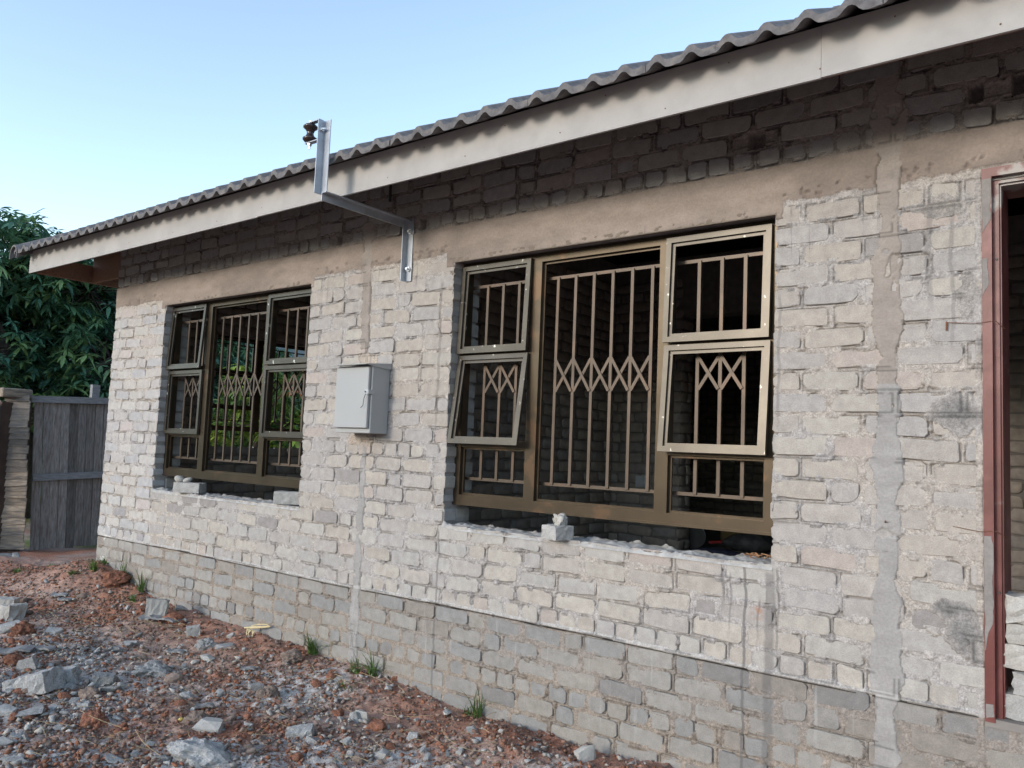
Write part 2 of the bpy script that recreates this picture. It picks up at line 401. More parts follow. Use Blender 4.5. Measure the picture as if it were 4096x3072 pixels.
def pal(k, zc, x):
    r = random.random()
    if k >= 0:
        base = [(.395, .372, .345), (.388, .368, .352), (.378, .364, .356), (.366, .36, .36), (.40, .362, .342), (.405, .390, .366)][random.choices(range(6), (5, 5, 5, 5, 2, 3))[0]]
        if zc < .45 and random.random() < .6: base = [(.395, .388, .375), (.375, .372, .368), (.41, .392, .365)][random.randrange(3)]
        if random.random() < .025: base = (.29, .28, .28)
        if k >= 24: base = tuple(c * .80 for c in (base[0] * .97, base[1], base[2] * 1.04))  # courses under the eave: its bluish shade put into the brick colour
        if x < -5.8: base = tuple(c * 1.12 for c in (base[0], base[1] * 1.03, base[2] * 1.08))  # left end looks more lit: painted in as paler bricks
    else:
        base = [(.28, .278, .275), (.26, .266, .272), (.30, .297, .29), (.30, .29, .275), (.228, .228, .232), (.258, .242, .228)][random.choices(range(6), (5, 5, 5, 4, 2, 2))[0]]
        if x < -4.5: base = tuple(c * 1.10 for c in base)  # lower courses lightened too, for the more lit left end
    f = U(.95, 1.05) * (.95 if k >= 0 else .92); w_ = (1.015, .995, .965) if 0 <= k < 22 else (1.02, 1.0, .96); return tuple(c * f * q for c, q in zip(base, w_))

def brick_geo(mb, x0, x1, zc, hh, yf, back, col, T=None, jit=1.0):
    """rounded, slightly irregular brick face with depth; front looks towards -y"""
    w2 = (x1 - x0) / 2; xc = (x0 + x1) / 2; r = U(.006, .014)
    tilt = U(-.006, .006) * jit; 
    pts = []
    for sx, sz in ((-1, -1), (1, -1), (1, 1), (-1, 1)):
        cx = sx * w2 + U(-.003, .003) * jit; cz = sz * hh + U(-.003, .003) * jit
        rr = r * U(.5, 1.9); a = (cx - sx * rr, cz); b = (cx, cz - sz * rr)
        pts += [b, a] if sx * sz > 0 else [a, b]
        if (sx, sz) == (-1, -1): pts[-2:] = [b, a]
    # order them by angle so that the outline is simple
    pts.append((U(-.3, .3) * w2, hh + U(-.002, .0035) * jit)); pts.append((U(-.3, .3) * w2, -hh - U(-.002, .0035) * jit))
    pts.sort(key=lambda p: math.atan2(p[1] / hh, p[0] / w2))
    n = len(pts); dy = U(-.0025, .0025); vs = []
    for ring, (ins, y) in enumerate(((0, back), (0, yf + .0025), (.0022, yf))):
        for (a, b) in pts:
            l = math.hypot(a, b); a2 = a - (a / w2) * ins; b2 = b - (b / hh) * ins
            vs.append((xc + a2, y + dy * (a / w2) * (ring > 0), zc + b2 + tilt * a / w2))
    vs.append((xc, yf - .0008, zc))
    fs = []
    for q in range(2):
        for k in range(n): fs.append((q * n + k, q * n + (k + 1) % n, (q + 1) * n + (k + 1) % n, (q + 1) * n + k))
    for k in range(n): fs.append((2 * n + k, 2 * n + (k + 1) % n, 3 * n))
    if T is not None: vs = [T @ Vector(p) for p in vs]
    mb.add(vs, fs, col)

# --- front face: mortar relief
def wall_axis():
    a = [XL]
    while a[-1] < XR:
        x = a[-1]; d = np.interp(x, [-6.74, -4, -1.5, .3, 1.0, 2.6], [.011, .008, .0055, .005, .02, .04]); a.append(x + d)
    a = np.array(a)
    for o in OPEN:
        for e in o[:2]: a[np.argmin(abs(a - e))] = e
    a[0] = XL; return a
wx = wall_axis(); wz = np.arange(ZB, ZT + .001, .0055)
for o in OPEN:
    for e in (o[2], o[3]): wz[np.argmin(abs(wz - e))] = e
WXg, WZg = np.meshgrid(wx, wz, indexing='ij')
sd = np.full(WXg.shape, 1.0)
for (x0, x1, zc, k, fa, fb) in BR:
    if not fa: pass
    i0, i1 = np.searchsorted(wx, (x0 - .03, x1 + .03)); j0, j1 = np.searchsorted(wz, (zc - .07, zc + .07))
    xx = WXg[i0:i1, j0:j1]; zz = WZg[i0:i1, j0:j1]
    dx = np.abs(xx - (x0 + x1) / 2) - (x1 - x0) / 2; dz = np.abs(zz - zc) - .0365
    s_ = np.minimum(np.maximum(dx, dz), 0) + np.hypot(np.maximum(dx, 0), np.maximum(dz, 0))
    sd[i0:i1, j0:j1] = np.minimum(sd[i0:i1, j0:j1], s_)
n1 = fbm(WXg * 55, WZg * 55, 41, 4); n2 = fbm(WXg * 14, WZg * 14, 42, 3); n3 = fbm(WXg * 22, WZg * 22, 43, 3)
upper = WZg > DPC(WXg)
n4 = rng.random(WXg.shape); h = -.0012 + .009 * (n1 - .5) + .005 * (n2 - .5) + .0035 * (n4 - .5)
smear = sst(.54, .66, n3) * sst(-.022, -.004, sd)
h = np.where(sd < -.012, -.010, h); h = np.maximum(h, np.where(smear > 0, -.010 + smear * (.013 + .004 * (n1 - .5)), -1))
crack = sst(.007, .001, np.abs(sd - .001)) * sst(.50, .56, fbm(WXg * 9, WZg * 9, 45, 3)) * (sd > -.008)
h = h - crack * .016 * (smear < .3)
# damp course: the wall above it stands proud
dz = WZg - DPC(WXg)
h = np.where((dz > -.004) & (dz < .016) & (sd > -.03), np.maximum(h, .0018 + .005 * (n2 - .4)), h)
h = np.where((dz > -.012) & (dz < -.003), np.minimum(h, -.012), h)
# ring beam
bl = 2.0 + .03 * (fbm(WXg * 5, WXg * 0, 51, 3) - .5) + .02 * (fbm(WXg * 30, WZg * 30, 52, 2) - .5)
for a, b, c, d in OPEN[:2]: bl = np.where((WXg > a - .06) & (WXg < b + .03), 1.953 - .03, bl)
bt = 2.168 + .010 * (fbm(WXg * 12, WXg * 0, 53) - .5)
beam = (WZg > bl) & (WZg < bt)
h = np.where(beam, .0045 + .0022 * (fbm(WXg * 3, WZg * 40, 54, 3) - .5) + .0015 * (n1 - .5) + .004 * (n1 - .5) * sst(.06, .0, WZg - bl), h)
h = np.where(beam & (WZg < bl + .05) & (fbm(WXg * 40, WZg * 40, 55, 3) > .66), -.008, h)
# chased conduit strips and cement patches
wob = .022 * (fbm(WXg * 0 + 3, WZg * 7, 61) - .5) + .02 * (fbm(WXg * 0 + 3, WZg * 26, 62, 3) - .5)
wob2 = .022 * (fbm(WXg * 0 + 9, WZg * 8, 63) - .5) + .02 * (fbm(WXg * 0 + 8, WZg * 28, 64, 3) - .5)
s1c = np.interp(WZg, [-.5, .9, 1.45, 1.9, 2.4], [-3.37, -3.365, -3.40, -3.43, -3.44]); s1w = np.interp(WZg, [-.5, .6, .93, 1.35, 1.5, 2.4], [.042, .035, .03, .06, .045, .042])
st1 = (WXg > s1c - s1w + wob) & (WXg < s1c + s1w + wob2) & (WZg < 2.30)
s2w = .05 + .012 * np.sin(WZg * 9) + .008 * np.sin(WZg * 23)
st2 = (WXg > -.33 - s2w + wob * 1.2) & (WXg < -.33 + s2w + wob2 * 1.2)
strips = st1 | st2
h = np.where(strips, .0055 + .003 * (fbm(WXg * 12, WZg * 12, 65) - .5) + .0012 * (n1 - .5), h)
h = np.where(strips & (fbm(WXg * 13, WZg * 13, 66, 3) > .72), -.003, h)
pm = np.zeros_like(h)
for px_, pz_, rx_, rz_ in ((-.09, 1.09, .10, .10), (-.12, .36, .13, .05), (-.06, .28, .08, .12), (-.12, 1.88, .12, .07), (-.05, 1.55, .06, .12), (-3.36, 1.40, .13, .07), (-3.4, .90, .13, .06), (-2.35, -.62, .2, .06), (-1.35, -.55, .2, .06)):
    pm = np.maximum(pm, 1.25 - np.hypot((WXg - px_) / rx_, (WZg - pz_) / rz_))
pm = pm + .9 * (fbm(WXg * 16, WZg * 16, 67, 4) - .5)
patch = (pm > .5) & ~beam
h = np.where(patch, .003 + .009 * (n2 - .4) + .004 * (n1 - .5), h)
edge = (WXg > -.028 + .01 * (n2 - .5)) & (WXg < .0) & (WZg < 2.0); h = np.where(edge, .003 + .003 * (n1 - .5), h)
bot = WZg < -.46 + .10 * (fbm(WXg * 3, WXg * 0, 71) - .5)                    # smeared footing, earth splash
ed_ = np.zeros_like(strips); ed_[1:-1] = strips[1:-1] & ~(strips[:-2] & strips[2:]); ed_ &= fbm(WXg * 8, WZg * 12, 68, 3) > .46
h = np.where(ed_, -.006, h)
# colours
c_m = np.array([.372, .356, .345]); c_ml = np.array([.268, .24, .216])
c = np.where(upper[..., None], c_m, c_ml) * (.84 + .32 * fbm(WXg * 30, WZg * 30, 81, 3)[..., None])
c = np.where((upper & (WXg < -5.0))[..., None], c * 1.1, c)  # mortar of the left end painted paler, as if more lit
warm = sst(.45, .6, fbm(WXg * 1.3, WZg * 2.4, 82, 3))[..., None]; c = c * (1 + (np.array([.04, .0, -.06])) * warm)
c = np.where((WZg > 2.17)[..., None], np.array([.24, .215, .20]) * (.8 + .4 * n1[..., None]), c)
cb = np.array([.29, .245, .215]) * (.85 + .3 * fbm(WXg * 4, WZg * 14, 83)[..., None]); cb = cb * (1 - .18 * sst(.5, .65, fbm(WXg * 1.7, WZg * 3, 84)))[..., None]
c = np.where(beam[..., None], cb, c)
cs = np.where((WZg > 1.2)[..., None], np.array([.292, .262, .238]), np.array([.315, .308, .30])) * (.92 + .16 * fbm(WXg * 9, WZg * 9, 85)[..., None])
c = np.where(strips[..., None], cs, c)
pk = sst(.35, .8, pm)[..., None]; c = np.where((patch)[..., None], c + (np.array([.30, .285, .27]) * (.75 + .5 * n2[..., None]) - c) * pk, c)
dk = patch & (WXg > -.25) & (((WZg > 1.0) & (WZg < 1.2)) | (WZg < .45)) & (WZg > 0); c = np.where(dk[..., None], c + (np.array([.215, .21, .205]) * (.7 + .6 * n2[..., None]) - c) * sst(.45, 1.0, pm + .5 * (n1 - .5))[..., None], c)
c = np.where((patch & (WXg < -3))[..., None], np.array([.40, .35, .30]) * (.85 + .3 * n2[..., None]), c)
ledge = (dz > 0) & (dz < .020); c = np.where(ledge[..., None], np.array([.42, .41, .40]), c)
c = np.where(ed_[..., None], c * .55, c)
lime = np.exp(-((WXg + 6.62) / .09) ** 2) * sst(.55, .4, fbm(WXg * 10, WZg * 10, 86)) * (WZg < .12); c = c + (np.array([.55, .55, .53]) - c) * np.clip(lime, 0, 1)[..., None]
c = c * (1 - .45 * np.clip(crack, 0, 1)[..., None])  # shade of the recessed cracks also put into the colour
V = np.stack([WXg, -h, WZg], -1).reshape(-1, 3)
xm = (wx[1:] + wx[:-1]) / 2; zm = (wz[1:] + wz[:-1]) / 2; XM, ZM = np.meshgrid(xm, zm, indexing='ij'); keep = np.ones(XM.shape, bool)
for a, b, c0, d0 in OPEN: keep &= ~((XM > a) & (XM < b) & (ZM > c0) & (ZM < d0))
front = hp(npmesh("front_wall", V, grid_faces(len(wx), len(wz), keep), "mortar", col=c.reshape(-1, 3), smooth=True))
front.data.materials.append(M['cement']); sm_ = (beam | strips)[:-1, :-1][keep]
front.data.polygons.foreach_set("material_index", sm_.astype(np.int32).ravel()); front.data.update()
FI = Matrix.Identity(4)
def fp(o): o.parent = front; o.matrix_parent_inverse = Matrix.Identity(4); return o

VENT = [(-6.20, .028), (-3.72, .028), (-2.95, .024), (-.88, .036), (-.02, .024), (.13, .028)]
vm = np.zeros(WXg.shape, bool)
for vx_, vw_ in VENT: vm |= (np.abs(WXg - vx_) < vw_) & (WZg > 2.185 if vx_ < -1 else WZg > 2.27) & (WZg < (2.25 if vx_ < -1 else 2.345))
V[vm.reshape(-1), 1] = .078
me_ = front.data; me_.vertices.foreach_set("co", V.astype(np.float32).ravel()); me_.update()
BR = [b for b in BR if not (b[3] >= 24 and any(b[0] - .004 < vx_ + vw_ and b[1] + .004 > vx_ - vw_ and b[3] == (24 if vx_ < -1 else 25) for vx_, vw_ in VENT))]
# --- bricks of the front wall: the largest ones are objects, the rest one mesh
def covered(x, z):
    i = min(np.searchsorted(wx, x), len(wx) - 1); j = min(np.searchsorted(wz, z), len(wz) - 1)
    return strips[i, j] or patch[i, j]
def size_in_view(b):
    p = Vector(((b[0] + b[1]) / 2, 0, b[2])); q = Matrix(R3).transposed() @ (p - CAM)
    u = FPX * q.x / -q.z; v = FPX * q.y / -q.z
    if abs(u) > 2090 or abs(v) > 1580 or p.z < float(GZ(p.x, -.02)) - .02: return 0
    if p.z > 2.30: return .0001
    d = (p - CAM); return (b[1] - b[0]) * abs(d.y) / d.length ** 3
order = sorted(range(len(BR)), key=lambda i: -size_in_view(BR[i])); single = set(order[:300])
rest = MB()
for i, (x0, x1, zc, k, fa, fb) in enumerate(BR):
    yf = -.0002 + U(-.0025, .0022); back = .03
    a, b = x0, x1
    if fa and x0 > XL + .01: back = .10; a -= 0; a += 0; a = x0 + U(-.002, .006) * -1 + 0
    if fb and x1 < XR - .01: back = .10; b = x1 + U(-.002, .007)
    if fa and x0 > XL + .01: a = x0 - U(-.002, .007)
    if fa and x0 <= XL + .01: a = x0 - U(-.002, .008); back = .10
    if k >= 24: yf += U(-.004, .004)
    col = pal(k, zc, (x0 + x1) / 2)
    hh = .0365 + U(-.002, .002)
    if i in single:
        mb = MB(); brick_geo(mb, a, b, zc + U(-.0025, .0025), hh, yf, back, col)
        fp(mb.obj("brick", "masonry", loc=((a + b) / 2, 0, zc)))
    else: brick_geo(rest, a, b, zc + U(-.003, .003), hh, yf, back, col)
fp(rest.obj("brick_courses", "masonry", kind="stuff"))

# core of the wall behind the facing
core = MB(); Y0, Y1 = .012, .215
core.box((XL + .012, Y0, ZB), (XR - .01, Y1, -.004)).box((XL + .012, Y0, 1.96), (XR - .01, Y1, 2.17)).box((XL + .012, .08, 2.17), (XR - .01, Y1, ZT))
for a, b, z0 in ((XL + .012, OPEN[0][0] - .004, -.004), (OPEN[0][1] + .004, OPEN[1][0] - .004, -.004), (OPEN[1][1] + .004, -.004, -.004), (.904, XR - .01, -.004)): core.box((a, Y0, z0), (b, Y1, 1.96))
for a, b, c0, d0 in OPEN[:2]: core.box((a - .004, Y0, -.004), (b + .004, Y1, c0 - .012))
core.box((.0, Y0, 2.006), (.9, Y1, 1.97)) if False else None
core.c = [(.30, .285, .27)] * len(core.v)
fp(core.obj("wall_core", "inner"))
# bricks of the inner leaf that show in the reveals, sill tops
inn = MB()
for a, b, c0, d0 in OPEN[:2]:
    for k in range(5, 22):
        zc = k * P + P / 2
        for e, s_ in ((a, 1), (b, -1)):
            prj = U(.0, .012) * s_
            mbx = [e - .06 * s_, e + prj]; mbx.sort()
            brick_geo(inn, mbx[0], mbx[1], zc, .037, .108 + U(0, .006), .2, (.40, .385, .36) if k % 3 else (.36, .35, .34))
            inn.box((min(e - .03 * s_, e + prj), .115, zc - .036), (max(e - .03 * s_, e + prj), .222, zc + .036)); inn.c += [(.36, .35, .335)] * 8
fp(inn.obj("reveal_bricks", "inner", kind="stuff", smooth=False))
for a, b, c0, d0 in OPEN[:2]:
    sx = np.arange(a - .004, b + .006, .009); sy = np.arange(-.006, .225, .009); SX, SY = np.meshgrid(sx, sy, indexing='ij')
    nz = fbm(SX * 40, SY * 40, 91, 3); nb = fbm(SX * 6, SY * 6, 92, 3)
    SZ = c0 - .003 + .020 * (nz - .5) + .026 * (nb - .5) + .012 * sst(.6, .8, fbm(SX * 18, SY * 18, 93)); SZ = np.where(SY < 0, c0 - .02, SZ)
    SZ = SZ + .02 * np.exp(-((SX - a) / .06) ** 2) * fbm(SX * 30, SY * 30, 95)
    cc = np.array([.40, .395, .385]) * (.75 + .5 * nz[..., None])
    fp(npmesh("sill_mortar", np.stack([SX, SY, SZ], -1).reshape(-1, 3), grid_faces(len(sx), len(sy)), "inner", col=cc.reshape(-1, 3), smooth=True))
# beam soffit over the openings
for a, b, c0, d0 in OPEN[:2]:
    mb = MB(); mb.box((a - .02, -.003, d0 - .004), (b + .02, .0115, d0 + .03)); mb.c = [(.2, .17, .14)] * 8; fp(mb.obj("beam_edge", "inner"))
# damp proof membrane, a wavy dark lip
dm = MB(); xs_ = np.arange(XL, 0.0, .03)
for i, x in enumerate(xs_):
    z = float(DPC(x)) - .004 - (.0 if not (-.40 < x < -.27 or -3.42 < x < -3.32) else -.0); y = -.0035 - .004 * float(vn(x * 6, 0, 5))
    dm.v += [(x, .0, z + .001), (x, y, z + .0005), (x, y, z - .0015), (x, .0, z - .002)]
    if i and not (-.43 < x < -.27 or -3.43 < x < -3.31): 
        b0 = (i - 1) * 4; dm.f += [(b0 + k, b0 + (k + 1) % 4, b0 + 4 + (k + 1) % 4, b0 + 4 + k) for k in range(4)]
fp(dm.obj("damp_course", "blackdpc"))
# vents left between the header bricks above the beam
# --- other walls
def wall_bricks(mb, T, u0, u1, z0, z1, holes=(), dark=1.0, hd=False):
    k = int(z0 / P)
    while (k + 1) * P <= z1 + .001:
        zc = k * P + P / 2; x = u0 - (k % 2) * .12
        while x < u1:
            L = .222 * U(.96, 1.04) if random.random() > .08 else .105; a, b = max(x, u0), min(x + L, u1)
            segs = [(a, b)]
            for (ha, hb, hc, he) in holes:
                if hc < zc < he:
                    ns = []
                    for (p, q) in segs:
                        if q <= ha or p >= hb: ns.append((p, q))
                        else:
                            if p < ha: ns.append((p, ha))
                            if q > hb: ns.append((hb, q))
                    segs = ns
            for (p, q) in segs:
                if q - p > .03:
                    r = random.random(); cl = (.38, .335, .30) if r < .4 else (.35, .32, .30) if r < .7 else (.40, .35, .30)
                    brick_geo(mb, p, q, zc + U(-.003, .003), .0365, -.004 + U(-.003, .004), .02, tuple(c * dark for c in cl), T)
            x += L + U(.012, .02)
        k += 1
def frame_T(origin, u, n):           # local x along u, local -y = n (the side that is seen)
    u = Vector(u).normalized(); n = Vector(n).normalized()
    T = Matrix((u, -n, Vector((0, 0, 1)))).transposed().to_4x4(); T.translation = Vector(origin); return T
def plain_wall(name, boxes, faces, holes=()):
    mb = MB()
    for a, b in boxes: mb.box(a, b)
    mb.c = [(.235, .215, .20)] * len(mb.v); o = hp(mb.obj(name, "inner")); b = MB()
    for T, u0, u1, z0, z1, hs in faces: wall_bricks(b, T, u0, u1, z0, z1, hs)
    q = b.obj("brick_courses", "inner", kind="stuff", smooth=True); q.parent = o; return o
FZ = .08; WT = 2.62
# gable wall on the left with its own opening
GO = (.88, 2.72, .77, 1.88)
plain_wall("gable_wall", [((-6.728, .216, ZB), (-6.53, 6.0, GO[2])), ((-6.728, .216, GO[3]), (-6.53, 6.0, WT)), ((-6.728, .216, GO[2]), (-6.53, GO[0], GO[3])), ((-6.728, GO[1], GO[2]), (-6.53, 6.0, GO[3]))],
           [(frame_T((-6.74, 6, 0), (0, -1, 0), (-1, 0, 0)), 0.0, 5.9, ZB, 2.6, [(6 - GO[1], 6 - GO[0], GO[2], GO[3])]),
            (frame_T((-6.52, .22, 0), (0, 1, 0), (1, 0, 0)), 0.0, 2.7, FZ, 2.5, [(GO[0] - .22, GO[1] - .22, GO[2], GO[3])])])
plain_wall("partition_wall", [((-3.58, .216, FZ), (-3.372, 2.95, WT))], [(frame_T((-3.36, .22, 0), (0, 1, 0), (1, 0, 0)), 0, 2.73, FZ, 2.5, ()),
            (frame_T((-3.59, 2.95, 0), (0, -1, 0), (-1, 0, 0)), 0, 2.73, FZ, 2.5, ())])
plain_wall("inner_wall", [((-6.52, 2.962, FZ), (-2.70, 3.17, WT)), ((-1.72, 2.962, FZ), (2.6, 3.17, WT)), ((-2.70, 2.962, 2.1), (-1.72, 3.17, WT))],
           [(frame_T((-6.5, 2.95, 0), (1, 0, 0), (0, -1, 0)), 0, 3.81, FZ, 2.5, ()), (frame_T((-1.71, 2.95, 0), (1, 0, 0), (0, -1, 0)), 0, 4.2, FZ, 2.5, ()),
            (frame_T((-2.69, 2.96, 0), (0, 1, 0), (1, 0, 0)), 0, .2, FZ, 2.1, ())])
plain_wall("back_wall", [((-6.52, 5.81, ZB), (2.6, 6.0, WT))], [(frame_T((-6.5, 5.8, 0), (1, 0, 0), (0, -1, 0)), 2.5, 9.0, FZ, 2.5, ())])
plain_wall("end_wall", [((2.4, .22, ZB), (2.6, 5.81, WT))], [(frame_T((2.39, 5.8, 0), (0, -1, 0), (-1, 0, 0)), 0, 5.5, FZ, 2.0, ())])
mb = MB().box((XL + .22, .21, -.05), (2.4, 5.81, FZ)); hp(mb.obj("floor_slab", "concrete"))
hp(MB().box((-.0, -.006, -.03), (.95, .212, -.001)).obj("threshold", "concrete"))
# socket box on the inner wall
sb = MB(); sb.box((-3.105, 2.934, .60), (-3.005, 2.944, .70)).box((-3.095, 2.925, .61), (-3.015, 2.934, .69), bev=.004)
hp(sb.obj("socket_box", "plastic"))

# --- windows
def make_window(name, parent_fn, T, opens=(2.4, 7.7, 2.4, 5.0), bars=True):
    """local: u to the right, v up, y into the house. T places it."""
    W, Hh = 1.88, 1.395
    def tr(mb): mb.v = [tuple(T @ Vector(p)) for p in mb.v]; return mb
    m1a, m1b, m2a, m2b = .510, .580, 1.295, 1.362; tA0, tA1, tB0, tB1 = .850, .886, .330, .372
    f = MB(); D = .05
    f.box((0, 0, 0), (W, D, .058)).box((0, 0, Hh - .045), (W, D, Hh)).box((0, .0, .058), (.048, D, Hh - .045)).box((W - .048, 0, .058), (W, D, Hh - .045))
    f.box((m1a, .0, .058), (m1b, D, Hh - .045)).box((m2a, 0, .058), (m2b, D, Hh - .045))
    for a, b in ((.048, m1a), (m2b, W - .048)): f.box((a, .002, tA0), (b, D, tA1)).box((a, .002, tB0), (b, D, tB1))
    # inner glazing lip
    for (a, b, c, d) in ((m1b, m2a, .058, Hh - .045), (.048, m1a, .058, tB0), (m2b, W - .048, .058, tB0)):
        t = .012; f.box((a, .022, c), (b, .034, c + t)).box((a, .022, d - t), (b, .034, d)).box((a, .022, c + t), (a + t, .034, d - t)).box((b - t, .022, c + t), (b, .034, d - t))
    f.box((-.004, -.006, .0), (W + .0, -.0005, .012))
    win = parent_fn(tr(f).obj(name, "bronze"))
    def sub(mb, nm, ma):
        o = tr(mb).obj(nm, ma); o.parent = win; return o
    # sashes, top hung
    for (a, b, c, d), an in zip(((.020, .520, tA0 + .012, Hh - .022), (.020, .520, tB0 + .012, tA1 - .012 - .024), (m2b - .022, W - .022, tA0 + .012, Hh - .022), (m2b - .022, W - .022, tB0 + .012, tA1 - .012 - .024)), opens):
        Ts = Matrix.Translation((a, -.004, d)) @ Matrix.Rotation(math.radians(-an), 4, 'X'); ww = b - a; hh = d - c; s = MB(); t = .026
        for bx in (((0, -.018, -hh), (ww, 0, -hh + t)), ((0, -.018, -t), (ww, 0, 0)), ((0, -.018, -hh + t), (t, 0, -t)), ((ww - t, -.018, -hh + t), (ww, 0, -t))): s.box(*bx, T=Ts)
        t2 = t + .016
        for bx in (((t, -.004, -hh + t), (ww - t, .008, -hh + t2)), ((t, -.004, -t2), (ww - t, .008, -t)), ((t, -.004, -hh + t2), (t2, .008, -t2)), ((ww - t2, -.004, -hh + t2), (ww - t, .008, -t2))): s.box(*bx, T=Ts)
        sub(s, "sash", "sashm")
    if not bars: return win
    yb = .062; bw = .017
    def bar(p, q, nm="bar", w1=bw, w2=.012): sub(MB().beam(p, q, w1, w2, up=(0, 1, 0)), nm, "grille")
    rail_t, rail_b = Hh - .128, .150
    bar((m1b - .02, yb + .008, rail_t), (m2a + .02, yb + .008, rail_t), "grille_rail"); bar((m1b - .02, yb + .008, rail_b), (m2a + .02, yb + .008, rail_b), "grille_rail")
    cx = [m1b + .072 + i * .1148 for i in range(6)]
    for x in cx: bar((x, yb, rail_b), (x, yb, rail_t))
    def zig(x0, x1, v0, v1):
        bar((x0 + .006, yb - .004, v0), (x1 - .006, yb - .004, v1), "brace", .016, .005); bar((x0 + .006, yb - .010, v1), (x1 - .006, yb - .010, v0), "brace", .016, .005)
    for i in range(5): zig(cx[i], cx[i + 1], .645, .815)
    for (a, b) in ((.02, m1a + .03), (m2b - .02, W - .02)):
        bar((a, yb + .008, rail_t), (b, yb + .008, rail_t), "grille_rail"); bar((a, yb + .008, rail_b), (b, yb + .008, rail_b), "grille_rail")
        cxs = [a + .135 + i * .115 for i in range(3)]
        for x in cxs:
            bar((x, yb, tA0 - .0), (x, yb, rail_t)); bar((x, yb, tB0 + .01), (x, yb, tA0 - .035)); bar((x, yb, rail_b), (x, yb, tB0 + .01))
        for i in range(2): zig(cxs[i], cxs[i + 1], .645, .80)
    return win
make_window("window", hp, Matrix.Translation((-2.683, .08, .557)) )
make_window("window", hp, Matrix.Translation((-5.893, .08, .560)), opens=(3.2, .6, .6, .6))
Tg = frame_T((-6.66, 2.72, .955), (0, -1, 0), (-1, 0, 0)) @ Matrix.Scale(.925, 4, (0, 0, 1)) @ Matrix.Scale(.977, 4, (1, 0, 0))
gwin = make_window("window", hp, Tg @ Matrix.Scale(.72, 4, (0, 0, 1)), opens=(.5, .5, .5, .5))

# --- steel door frame
df = MB(); z1 = 2.004
prof = [(.0, .0, -.010, .012), (.0, .036, -.012, .0), (.036, .050, -.002, .02), (.050, .066, -.0125 + .03, .07), (.066, .082, .03, .2)]
def dfbox(x0, x1, y0, y1, zt): 
    df.box((x0, y0, -.012), (x1, y1, zt))
df.box((0, -.012, -.012), (.032, .002, z1)); df.box((.027, .002, -.01), (.032, .024, z1 - .030)); df.box((.032, .018, -.01), (.052, .030, z1 - .040))
df.box((.050, .030, -.01), (.058, .215, z1 - .056))
df.box((.032, -.012, z1 - .034), (.86, .002, z1)); df.box((.032, .002, z1 - .034), (.86, .018, z1 - .028)); df.box((.052, .018, z1 - .056), (.84, .030, z1 - .036)); df.box((.058, .030, z1 - .064), (.834, .215, z1 - .054))
df.box((.86, -.012, -.012), (.90, .002, z1)); df.box((.86, .002, -.01), (.866, .024, z1 - .036)); df.box((.84, .018, -.01), (.86, .030, z1 - .040)); df.box((.834, .030, -.01), (.844, .215, z1 - .056))
dfo = hp(df.obj("door_frame", "red"))
def smear(zlo, zhi, xl, xr, tipz, seed):
    mb = MB(); n = 26
    for i in range(n + 1):
        z = zlo + (zhi - zlo) * i / n; t = sst(zlo, zlo + tipz, z); wdt = (xr - xl) * (.12 + .88 * float(t)) * (.72 + .5 * float(fbm(z * 22, seed, seed, 3)))
        a = xl + (.004 if t < .9 else .0) * float(vn(z * 40, 3, seed)); b = min(xr, a + wdt)
        mb.v += [(a, -.0119, z), (a + .001, -.0142, z), (b - .001, -.0138, z + .001), (b, -.0119, z + .001)]
        if i:
            q = (i - 1) * 4; mb.f += [(q, q + 1, q + 5, q + 4), (q + 1, q + 2, q + 6, q + 5), (q + 2, q + 3, q + 7, q + 6)]
    mb.c = [(.25, .235, .225)] * len(mb.v); o = mb.obj("cement_smear", "cement"); o.parent = dfo
smear(1.76, 1.962, .0005, .0315, .06, 3); smear(.235, .64, .0005, .0315, .16, 5); smear(1.52, 1.66, .0005, .022, .05, 7); smear(.0, .05, .003, .030, .01, 9)
for zz, r in ((1.66, .005), (.44, .005)):
    b = MB().lathe([(r, 0), (r * .8, .003)], (.044, .0175, zz), (0, -1, 0), 10).obj("screw", "dark"); b.parent = dfo
for zz, x0 in ((1.42, -.12), (.655, -.10)):
    pts = [(x0, -.004, zz + .01), (-.02, -.010, zz), (.0, -.0135, zz), (.02, -.0145, zz + .003), (.042, -.013, zz + .004), (.052, .01, zz - .006), (.068, .03, zz - .02)]
    b = MB().tube(pts, .0012, 5).obj("tie_wire", "wire"); b.parent = dfo
b = MB().tube([(-.12, -.006, 1.432), (-.118, -.012, 1.42), (-.12, -.008, 1.40)], .0035, 6).obj("nail", "wire"); b.parent = dfo
b = MB().tube([(-.335, -.004, .66), (-.33, -.022, .665)], .0035, 6).obj("nail", "wire"); b.parent = dfo

# --- roof
YF = -.50; PITCH = math.radians(27.3); tp = math.tan(PITCH)
fas = MB(); joints = [-7.365, -3.92, -.44, 2.05, 2.7]
for i in range(4):
    a, b = joints[i], joints[i + 1]; mb = MB().box((a + .0004, YF - .0 - (.001 if i % 2 else 0), 2.276 + .003 * i), (b - .0004, YF + .012, 2.474 + .002 * i))
    hp(mb.obj("fascia_board", "fascia"))
hp(MB().box((-7.35, YF + .0135, 2.30), (2.7, YF + .055, 2.46)).obj("backing_board", "wood"))
for i in range(34):
    x = -7.2 + i * .28 + U(-.05, .05); z_ = (2.44 if i % 2 else 2.32) + U(-.012, .012)
    hp(MB().lathe([(.0035, 0), (.0025, .0015)], (x, YF - .0015, z_), (0, -1, 0), 6).obj("nail", "wire"))
